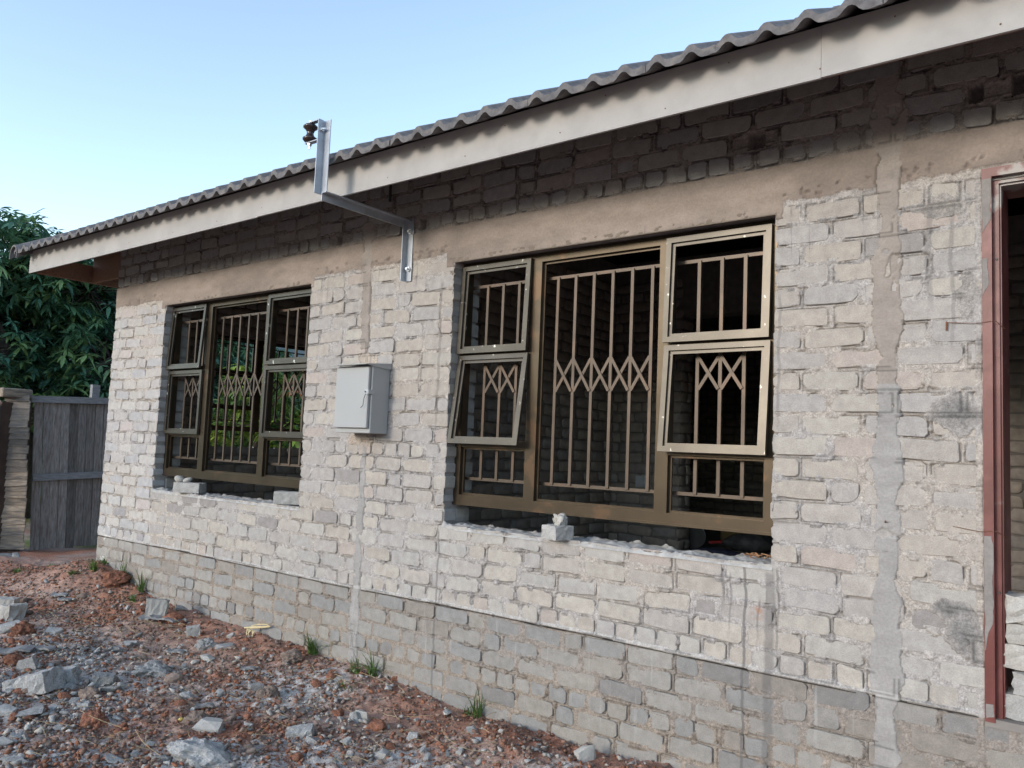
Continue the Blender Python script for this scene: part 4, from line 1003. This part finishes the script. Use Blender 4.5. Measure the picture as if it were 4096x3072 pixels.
# gravel: everything smaller, one mesh
def scatter(name, N, tmpl, cols, smin, smax, ma, cond, seed, flat=.8, pw=2.0, sink=.25):
    r = np.random.default_rng(seed); Vs = []; Fs = []; Cs = []; base = 0; n_ = 0
    xs0 = []; 
    x = r.uniform(-8.6, -.2, N * 4); y = -r.uniform(0, 1, N * 4) ** .9 * 2.6 - .005
    z = GZ(x, y); P3 = np.stack([x, y, z], 1) - np.array(CAM[:]); q = P3 @ np.array(R3); dd = -q[:, 2]
    ok = (dd > .3) & (np.abs(FPX * q[:, 0] / dd) < 2120) & (np.abs(FPX * q[:, 1] / dd) < 1620) & cond(x, y, r)
    idx = np.nonzero(ok)[0][:N]; x = x[idx]; y = y[idx]; z = z[idx] + GD(x, y) * 1.0; dd = dd[idx]
    s = smin * (smax / smin) ** (r.uniform(0, 1, len(idx)) ** pw)
    keep = s * FPX / dd > 3.0; x, y, z, s = x[keep], y[keep], z[keep], s[keep]
    t = r.integers(0, len(tmpl), len(x)); cc = np.array(cols)[r.integers(0, len(cols), len(x))] * r.uniform(.8, 1.2, (len(x), 1))
    for k, (tv, tf) in enumerate(tmpl):
        ii = np.nonzero(t == k)[0]
        if not len(ii): continue
        tv = np.array(tv); tf = np.array(tf); n = len(ii)
        a = r.uniform(0, 6.283, n); b = r.uniform(-.6, .6, n); ca, sa, cb, sb_ = np.cos(a), np.sin(a), np.cos(b), np.sin(b)
        sv = tv[None] * np.stack([s[ii] * r.uniform(.9, 1.4, n), s[ii] * r.uniform(.7, 1, n), s[ii] * flat * r.uniform(.7, 1.1, n)], 1)[:, None, :] / 2
        X1 = sv[..., 0] * cb[:, None] + sv[..., 2] * sb_[:, None]; Z1 = -sv[..., 0] * sb_[:, None] + sv[..., 2] * cb[:, None]
        X2 = X1 * ca[:, None] - sv[..., 1] * sa[:, None]; Y2 = X1 * sa[:, None] + sv[..., 1] * ca[:, None]
        V = np.stack([X2 + x[ii][:, None], Y2 + y[ii][:, None], Z1 + (z[ii] + s[ii] * sink)[:, None]], -1)
        Vs.append(V.reshape(-1, 3)); Fs.append((tf[None] + (np.arange(n) * len(tv))[:, None, None]).reshape(-1, 3) + base); base += n * len(tv)
        Cs.append(np.repeat(cc[ii], len(tv), 0))
    return npmesh(name, np.concatenate(Vs), np.concatenate(Fs), ma, kind="stuff", col=np.concatenate(Cs))
random.seed(3)
tiny = [shard(8, .8) for _ in range(7)]; tiny = [t for t in tiny if all(len(f) == 3 for f in t[1])]
mid = [shard(10, .85) for _ in range(4)] + [lump(1, .45, 60 + i, .8) for i in range(4)]; mid = [t for t in mid if all(len(f) == 3 for f in t[1])]
def cgrey(x, y, r): 
    g = np.zeros_like(x)
    for gx, gy, gr_ in ((-2.6, -1.0, .34), (-3.1, -1.75, .5), (-2.2, -.7, .3), (-4.2, -1.5, .6), (-1.5, -.5, .3), (-3.4, -.5, .4), (-4.9, -1.0, .35)): g = np.maximum(g, np.exp(-((x - gx) ** 2 + (y - gy) ** 2) / gr_ ** 2))
    return r.uniform(0, 1, len(x)) < (.22 + .78 * g) * sst(.38, .62, fbm(x * 3.2, y * 3.2, 14)) * np.clip(1.2 - (-x - 5.5) * .55, .06, 1)
def cred(x, y, r): return r.uniform(0, 1, len(x)) < (.35 + .65 * sst(.4, .62, fbm(x * 2.2, y * 2.2, 8)))
scatter("gravel", 27000, tiny, [(.38, .375, .36), (.345, .34, .335), (.42, .41, .385), (.30, .285, .27), (.38, .355, .32), (.27, .235, .21), (.33, .315, .295)], .004, .048, "gravel", cgrey, 1, pw=3.0)
scatter("soil_crumbs", 30000, mid, [(.25, .12, .08), (.23, .14, .105), (.22, .17, .14), (.20, .145, .12), (.27, .205, .17), (.27, .12, .07)], .005, .034, "gravel", cred, 2, pw=2.6)
# dry stalks
st = MB(); random.seed(12)
for i in range(620):
    if i < 520: px_, py_ = U(0, 2000), U(2330, 3070)
    else: px_, py_ = U(150, 800), U(2330, 2600)
    x, y, z, d = on_ground(px_, py_)
    if y > -.02: continue
    L = U(.02, .10) if i % 9 else U(.12, .25); a = U(0, 6.28); cv = U(-.5, .5); wd = U(.0006, .0016); lf = U(.0, .35); pts = []
    for t in (0, .33, .66, 1): pts.append((x + math.cos(a + cv * t) * L * t, y + math.sin(a + cv * t) * L * t, z + .014 + L * lf * t + U(0, .006)))
    st.tube(pts, wd, 3, cap=False)
st.obj("dry_stalks", "straw", kind="stuff")
# yellow husk hoop, yellow crumb
x, y, z, d = on_ground(1010, 2548)
hb = MB(); y = -.06
hb.tube([(x - .08, y - .03, z + .05), (x - .02, y - .01, z + .058), (x + .06, y + .02, z + .07), (x + .125, y + .03, z + .082)], [.004, .009, .008, .004], 8)
hb.tube([(x + .125, y + .03, z + .082), (x + .10, y + .015, z + .094), (x + .04, y, z + .088), (x - .02, y - .015, z + .072)], [.004, .004, .004, .002], 6)
for _ in range(7): hb.tube([(x + U(-.06, .03), y - .02, z + .045), (x + U(-.06, .05), y - .04, z + .01)], [.005, .001], 4)
tag(hb.obj("husk", "husk"), "pale yellow split husk curled against the foot of the wall", "husk")
x, y, z, d = on_ground(722, 2893); put("crumb", lump(2, .3, 4, .8), "yellow", (x, y, z + .012), (0, 0, 1), (.012, .01, .012), "yellow crumb beside the dark brown rock", "crumb")
# wood chips on the right sill
cp = MB(); random.seed(21)
for i in range(16):
    T = Matrix.Translation((-.845 + U(-.05, .05), .03 + U(-.04, .03), .462 + U(0, .018))) @ Euler((U(-.5, .5), U(-.5, .5), U(0, 3))).to_matrix().to_4x4(); cp.box((-.016, -.004, -.001), (.016, .004, .001), T)
tag(cp.obj("wood_chips", mat("chip", (.42, .22, .11), .8, mottle=.3, mscale=40), kind="stuff"), None)

# ------------------------------------------------------------------ grass tufts
random.seed(31)
def tuft(px_, py_, n, hgt, spread, label, wall=True):
    x, y, z, d = on_ground(px_, py_); 
    if wall: y = min(y, -.03)
    mb = MB()
    for i in range(n):
        a = U(0, 6.28); L = hgt * U(.5, 1.1); lean = U(.35, 1.5) * spread; w0 = U(.0028, .0058); bx, by = x + U(-.03, .03), y + U(-.02, .01); dx, dy = math.cos(a), math.sin(a)
        if wall and dy > 0: dy *= .25
        p = Vector((-dy, dx, 0)).normalized() if True else None; prev = None; base = len(mb.v); S = 4
        for s_ in range(S + 1):
            t = s_ / S; c_ = Vector((bx + dx * lean * L * t * t, min(by + dy * lean * L * t * t, -.004) if wall else by + dy * lean * L * t * t, z - .01 + L * (t - .35 * lean * t * t)))
            ww = w0 * (1 - t ** 1.5) + .0002; mb.v += [tuple(c_ - p * ww), tuple(c_ + p * ww + Vector((0, 0, ww * .4)))]
            if s_: b0 = base + (s_ - 1) * 2; mb.f.append((b0, b0 + 1, b0 + 3, b0 + 2))
    o = mb.obj("grass_tuft", "grass", loc=(x, y, z)); tag(o, label, "grass tuft", "grass tufts along the foot of the wall")
for t in ((376, 2285, 46, .16, 1.0, "dense green grass tuft on the red heap at the left corner of the house"), (502, 2325, 26, .24, .8, "tall thin grass tuft growing up the wall near the left corner"), (583, 2375, 30, .24, .7, "tall grass tuft right of the thin one near the left corner"),
          (529, 2412, 20, .13, 1.0, "low sparse tuft below the two tall ones at the left"), (1254, 2618, 46, .19, .9, "bushy green tuft at the wall left of the cement strip"), (1423, 2698, 22, .16, 1.2, "sprawling tuft at the foot of the cement strip"),
          (1538, 2688, 26, .19, .9, "spiky tuft right of the cement strip"), (2049, 2822, 20, .22, .9, "tall thin blades before the wall under the big window"), (1884, 2856, 16, .12, 1.2, "low tuft beside the red heap under the big window"), (1380, 2760, 18, .10, 1.2, "flat tuft in the gravel below the cement strip")):
    tuft(*t)
for t in ((68, 2290, 60, .07, 1.4, "low grass patch in front of the timber gate"), (291, 2300, 60, .07, 1.4, "low grass patch between the gate and the house corner"), (200, 2268, 40, .06, 1.4, "thin grass patch in the middle of the bare track"), (420, 2262, 40, .12, 1.2, "grass patch right at the house corner behind the red heap")): tuft(*t, wall=False)

# ------------------------------------------------------------------ gate, stacked boards, posts
gx = -9.5; gt = empty("timber_gate", (gx, .55, -.46), "weathered grey gate of upright planks with two cross rails left of the house", "gate"); random.seed(41)
GI = Matrix.Translation((-gx, -.55, .46))
def gp(o): o.parent = gt; o.matrix_parent_inverse = GI; return o
for i in range(15):
    y0 = .47 + i * .098; t0 = U(-.006, .006); zt = 1.265 + .045 * (i / 10) + U(-.012, .004); zb = -.47 + U(-.02, .02); mb = MB(); xo = gx + (.007 if i % 2 else 0) + U(-.005, .005)
    sh_ = .09 * (1 - i / 22)                                    # the gate leans
    v = [(xo, y0 + sh_ + U(0, .006), zb), (xo, y0 + sh_ + .0915, zb), (xo, y0 + .0915 + t0, zt), (xo, y0 + t0, zt)]
    v = [(xo, v[0][1], zb), (xo, v[1][1], zb), (xo, v[2][1], zt), (xo, v[3][1], zt)]; v2 = [(p[0] - .02, p[1], p[2]) for p in v]
    mb.add(v + v2, [(0, 1, 2, 3), (4, 7, 6, 5), (0, 4, 5, 1), (1, 5, 6, 2), (2, 6, 7, 3), (3, 7, 4, 0)]); gp(mb.obj("plank", "grey"))
gp(MB().beam((gx + .025, .42, 1.235), (gx + .025, 1.95, 1.30), .035, .075).obj("rail", "grey2")); gp(MB().beam((gx + .025, .51, .345), (gx + .025, 1.95, .42), .035, .075).obj("rail", "grey2"))
gp(MB().beam((gx - .06, 1.16, -.3), (gx - .06, 1.16, 1.46), .06, .09).obj("gate_post", "grey2"))
gp(MB().beam((gx + .012, .455, -.47), (gx + .012, .375, 1.27), .03, .035).obj("stile", "grey2"))
sc_ = empty("board_stack", (-9.45, .35, -.45), "pier of stacked short sawn offcut boards, tan below and grey above, beside the grey gate", "board stack"); SI = Matrix.Translation((9.45, -.35, .45))
z = -.42; k = 0
while z < 1.22:
    t = z + .42; yl = .10 + .075 * t / 1.7 - .02 + U(-.015, .015); yr = .455 - .075 * t / 1.7 + U(-.01, .012); hgt = U(.058, .082)
    T = Matrix.Translation((-9.42, (yl + yr) / 2, z + hgt / 2)) @ Matrix.Rotation(D(-38), 4, 'Z') @ Matrix.Rotation(D(U(-4, 4)), 4, 'X') @ Matrix.Rotation(D(-7), 4, 'Y')
    o = MB().box((-.012, -(yr - yl) / 2 * 1.0, -hgt * .62), (.012, (yr - yl) / 2, hgt * .56), T).obj("board", "slab" if z < .35 + U(-.15, .15) else "slab2"); o.parent = sc_; o.matrix_parent_inverse = SI; z += hgt; k += 1
o = MB().box((-9.62, .12, -.48), (-9.44, .43, 1.18)).obj("post", "darkwood"); o.parent = sc_; o.matrix_parent_inverse = SI
o = MB().box((-9.60, .09, 1.235), (-9.38, .40, 1.335), bev=.01).obj("cap_board", "slab"); o.parent = sc_; o.matrix_parent_inverse = SI
for a, b, wd, lab in (((-9.7, .00, -.45), (-9.7, .20, 1.2), .07, "thin grey post leaning right behind the board stack"), ((-9.75, .14, -.45), (-9.8, .17, 1.15), .10, "dark broad plank standing just left of the board stack"), ((-9.2, -.22, .2), (-9.5, .06, 1.16), .14, "wide dark board slanting at the left edge of the picture")):
    tag(MB().beam(a, b, .035, wd, up=(1, 0, 0)).obj("leaning_post", "grey"), lab, "post")
put("block", blockmesh(.5, .3, .30, rough=.01, seed=77), "block", (-9.6, -.08, -.30), (0, 0, D(40)), label="rounded pale concrete block at the left edge before the posts", cat="block")

# ------------------------------------------------------------------ indoor odds and ends on the floor
tl = empty("cable_reel", (-2.78, 3.4, FZ), "dark round reel standing on the floor in the inner doorway", "reel")
o = MB().lathe([(.035, 0), (.10, 0), (.10, .02), (.085, .03), (.085, .05), (.10, .06), (.10, .075), (.035, .075)], (-2.74, 3.36, FZ + .10), (.5, -1, 0), 22).obj("drum", "dark"); o.parent = tl; o.matrix_parent_inverse = Matrix.Translation((2.78, -3.4, -FZ))
o = MB().lathe([(.096, 0), (.104, 0), (.104, .008), (.096, .008)], (-2.735, 3.35, FZ + .10), (.5, -1, 0), 22).obj("rim", "galv"); o.parent = tl; o.matrix_parent_inverse = Matrix.Translation((2.78, -3.4, -FZ))
put("bag", lump(3, .25, 31, .55), "bag", (-2.30, 3.55, FZ + .07), (0, 0, .5), (.20, .13, .14), "crumpled dusty dark bag on the floor seen under the big window frame", "bag", smooth=True)
put("cloth_bundle", lump(3, .3, 33, .4), "blue", (-2.38, 3.0, FZ + .03), (0, 0, .3), (.21, .06, .07), "dark blue rolled cloth on the floor behind the sill of the big window", "cloth", smooth=True)
tg = MB(); tg.box((-.08, -.012, 0), (.08, .012, .025), bev=.004); o = tg.obj("mallet", "redp"); o.location = (-2.55, 3.45, FZ + .05); o.rotation_euler = (0, -.1, .5); tag(o, "red plastic mallet between the reel and the dark bag", "mallet")
tb = MB(); tb.box((-.14, -.07, 0), (.14, .07, .13), bev=.01); tb.box((-.05, -.01, .13), (.05, .01, .15)); o = tb.obj("tool_case", "ochre"); o.location = (-2.55, 3.85, FZ + .03); o.rotation_euler = (0, 0, .4); tag(o, "dark yellow case standing behind the red mallet", "case")

# ------------------------------------------------------------------ trees
def leaf_tmpl(n, L, droop, r):
    """one whorl of long leaves round a shoot tip"""
    V = []; F = []
    for i in range(n):
        a = 2 * math.pi * i / n + r.uniform(-.35, .35); el = r.uniform(-.75, .6); l = L * r.uniform(.7, 1.15); wd = l * .13
        d = np.array([math.cos(a) * math.cos(el), math.sin(a) * math.cos(el), math.sin(el)]); s = np.array([-math.sin(a), math.cos(a), 0.0]); dn = np.array([0, 0, -droop * l])
        b = len(V); m1 = d * l * .38 + dn * .12; m2 = d * l * .72 + dn * .45; tip = d * l + dn; fold = np.array([0, 0, -wd * .35])
        V += [d * .02, m1 + s * wd, m1 + fold, m1 - s * wd, m2 + s * wd * .8, m2 + fold, m2 - s * wd * .8, tip]
        F += [(b, b + 1, b + 2), (b, b + 2, b + 3), (b + 1, b + 4, b + 5), (b + 1, b + 5, b + 2), (b + 2, b + 5, b + 6), (b + 2, b + 6, b + 3), (b + 4, b + 7, b + 5), (b + 5, b + 7, b + 6)]
    return np.array(V), np.array(F)
def tree(label, base, lobes, nwh, L, cols, trunk, seed, group=None, tip=None):
    r = np.random.default_rng(seed); root = empty("tree", base, label, "tree", group); TI = Matrix.Translation(-Vector(base))
    tb = MB()
    for pts, rs in trunk: tb.tube(pts, rs, 9)
    o = tb.obj("trunk", "bark", smooth=True); o.parent = root; o.matrix_parent_inverse = TI
    tm = [leaf_tmpl(int(r.integers(8, 12)), L, r.uniform(.15, .5), r) for _ in range(8)]
    lob = np.array(lobes, float); wt = lob[:, 3] * lob[:, 4] * lob[:, 5]; wt /= wt.sum(); li = r.choice(len(lob), nwh, p=wt)
    dv = r.normal(size=(nwh, 3)); dv /= np.linalg.norm(dv, axis=1)[:, None]; rad = r.uniform(.35, 1.0, nwh) ** .45
    C = lob[li, :3] + dv * lob[li, 3:6] * rad[:, None] * (1 + .18 * (fbm(dv[:, 0] * 3 + li, dv[:, 2] * 3 + dv[:, 1] * 2, seed) - .5)[:, None] * 2)
    kill = fbm(C[:, 0] * 1.1 + C[:, 1], C[:, 2] * 1.3, seed + 3, 3) < .31
    C = C[~kill]; nwh = len(C); tt = r.integers(0, len(tm), nwh); Vs = []; Fs = []; Cs = []; base_ = 0; ca = np.array(cols)
    for k, (tv, tf) in enumerate(tm):
        ii = np.nonzero(tt == k)[0]; n = len(ii); a = r.uniform(0, 6.28, n); s = r.uniform(.75, 1.2, n); tx = r.uniform(-.5, .5, n); v = tv[None] * s[:, None, None]
        y1 = v[..., 1] * np.cos(tx)[:, None] - v[..., 2] * np.sin(tx)[:, None]; z1 = v[..., 1] * np.sin(tx)[:, None] + v[..., 2] * np.cos(tx)[:, None]
        x2 = v[..., 0] * np.cos(a)[:, None] - y1 * np.sin(a)[:, None]; y2 = v[..., 0] * np.sin(a)[:, None] + y1 * np.cos(a)[:, None]
        Vs.append((np.stack([x2, y2, z1], -1) + C[ii][:, None]).reshape(-1, 3)); Fs.append((tf[None] + (np.arange(n) * len(tv))[:, None, None]).reshape(-1, 3) + base_); base_ += n * len(tv)
        cc = ca[r.integers(0, len(ca), n)] * r.uniform(.75, 1.25, (n, 1)); Cs.append(np.repeat(cc, len(tv), 0))
    o = npmesh("crown", np.concatenate(Vs), np.concatenate(Fs), "leaf", col=np.concatenate(Cs)); o.parent = root; o.matrix_parent_inverse = TI
    # twigs carrying the whorls
    tw = MB(); 
    for c_ in C[::9]:
        j = min(range(len(lob)), key=lambda q: np.linalg.norm(lob[q, :3] - c_)); m_ = lob[j, :3]; tw.tube([tuple(c_), tuple((c_ * .5 + m_ * .5) + r.normal(size=3) * .08), tuple(m_)], [.006, .014, .022], 4, cap=False)
    o = tw.obj("branches", "bark"); o.parent = root; o.matrix_parent_inverse = TI
    return root
dark = [(.095, .215, .14), (.12, .25, .145), (.085, .195, .135), (.14, .27, .14), (.20, .32, .13)]
lime = [(.22, .34, .06), (.15, .26, .06), (.11, .20, .06), (.28, .38, .07)]
midg = [(.09, .18, .06), (.12, .22, .06), (.08, .15, .06)]
tree("tall dark mango tree with long drooping leaves behind the gate", (-13.4, 2.2, -.5),
     [(-13.6, 1.3, 3.3, 1.3, 1.4, .95), (-13.2, 2.6, 3.2, 1.2, 1.3, .75), (-13.0, 3.0, 2.0, 1.2, 1.5, 1.0), (-14.4, 1.0, 2.6, 1.0, 1.8, 1.3), (-14.2, 2.6, 2.4, 1.0, 1.6, 1.3), (-13.1, .9, 2.0, .8, .9, .7), (-13.9, 1.6, 3.35, 1.0, 1.5, .85), (-13.6, .4, 3.3, .9, .9, .75), (-12.6, 3.6, 1.2, 1.0, 1.2, .9), (-13.6, .2, 2.6, 1.3, 1.2, 1.0), (-14.5, 2.0, 1.6, 1.2, 1.8, 1.2), (-14.2, .2, .9, 1.0, 1.2, .8), (-13.6, 4.6, 2.2, 1.2, 1.4, 1.5), (-13.8, 5.8, 1.9, 1.2, 1.2, 1.4)],
     9000, .21, dark, [([(-13.4, 1.9, -.6), (-13.35, 1.85, .5), (-13.2, 1.7, 1.3), (-13.3, 1.45, 2.1), (-13.5, 1.2, 3.0)], [.20, .16, .13, .10, .05]), ([(-13.2, 1.7, 1.3), (-13.3, 1.2, 1.8), (-13.5, .5, 2.3), (-13.6, .0, 2.7)], [.10, .08, .06, .03]), ([(-13.25, 1.75, .9), (-13.0, 2.4, 1.7), (-12.7, 3.0, 2.2), (-12.6, 3.5, 2.3)], [.11, .08, .05, .02]), ([(-13.3, 1.8, .6), (-13.6, 3.2, 1.5), (-13.7, 4.6, 2.2)], [.12, .09, .05])], 5)
tree("bright lime green young tree seen through the small window", (-10.6, 4.1, -.5), [(-10.6, 4.15, 1.7, .5, .55, .55), (-10.4, 4.5, 1.1, .5, .5, .5), (-10.7, 3.8, 1.1, .45, .4, .5)], 210, .19, lime,
     [([(-10.6, 4.1, -.6), (-10.55, 4.15, .6), (-10.6, 4.1, 1.6)], [.06, .05, .03])], 8, "trees beyond the gable opening")
tree("mid green mango tree beyond the lime green one through the small window", (-11.8, 5.7, -.5), [(-11.8, 5.6, 1.6, .8, 1.0, .9), (-11.6, 4.6, .95, .7, .7, .5), (-12.0, 6.6, 1.5, .8, 1.0, 1.0)], 900, .2, midg,
     [([(-11.8, 5.3, -.6), (-11.7, 5.4, .4), (-11.8, 5.6, 1.4)], [.14, .11, .06]), ([(-11.8, 4.3, -.6), (-11.6, 4.5, .2), (-11.5, 4.9, .7)], [.12, .10, .05])], 9, "trees beyond the gable opening")
tree("low light green bush over the top of the board stack", (-12.2, .6, -.5), [(-12.2, .3, 1.25, .5, .6, .45), (-12.3, 1.2, 1.15, .5, .6, .35), (-12.4, -.3, 1.0, .5, .6, .5), (-12.4, 2.0, 1.1, .4, .6, .4)], 420, .16, [(.09, .17, .04), (.06, .13, .04), (.11, .19, .05)],
     [([(-12.2, .5, -.6), (-12.25, .5, .5), (-12.2, .4, 1.1)], [.06, .05, .02])], 10)
# coral young leaves on a shoot
sp = MB(); rr = np.random.default_rng(4)
for q in range(3):
    tv, tf = leaf_tmpl(9, .15, .8, rr); sp.add([tuple(p + np.array([-9.6 + .05 * q, 4.27 - .22 * (q % 2), 2.02 - .35 * q])) for p in tv], [tuple(f) for f in tf])
sp.c = [(.42, .17, .08)] * len(sp.v); sp.tube([(-10.5, 4.15, 1.2), (-9.9, 4.2, 1.7), (-9.6, 4.27, 2.02)], [.02, .012, .006], 5)
sp.c += [(.1, .07, .05)] * (len(sp.v) - len(sp.c)); tag(sp.obj("leaf_shoot", "leaf"), "shoot of coral coloured young leaves seen through the small window", "shoot")
# pale masonry stub in the yard behind
st_ = empty("wall_stub", (-12.2, 4.9, -.5), "low stub of pinkish blocks in the yard, seen through the small window", "wall stub")
for k in range(5):
    for j in range(2):
        mb = MB().box((-12.3, 4.75 + j * .26, -.5 + k * .2), (-12.1, 5.0 + j * .26, -.31 + k * .2), bev=.01); o = mb.obj("block", mat("pink_block", (.42, .30, .24), .9, mottle=.2, mscale=12) if (k, j) == (0, 0) else bpy.data.materials["pink_block"]); o.parent = st_; o.matrix_parent_inverse = Matrix.Translation((12.2, -4.9, .5))
# wooded hill beyond the gable; rest of ring added unseen to block low sky
na = 180; hv = []
for i in range(na + 1):
    a = 2 * math.pi * i / na; el = 5.0 + 1.6 * math.sin(a * 3 + 1) + .9 * math.sin(a * 7 + .5) + .9 * float(vn(math.cos(a) * 9 + 20, math.sin(a) * 9 + 20, 4)); el += 3.5 * max(0, math.cos(a - math.radians(152))) ** 6
    for dist, f in ((200, -.02), (240, .45), (275, .8), (310, 1.0), (380, .7), (520, -.02)): 
        zt = math.tan(math.radians(el)) * 310 * f; hv.append((math.cos(a) * dist - 2, math.sin(a) * dist, zt - 1 + 3 * float(vn(a * 60, dist * .05, 9)) * (f > 0)))
hill = npmesh("hills_with_added_ring", np.array(hv), grid_faces(na + 1, 6), "hill", kind="structure", smooth=True)
print("script done", len(bpy.data.objects))
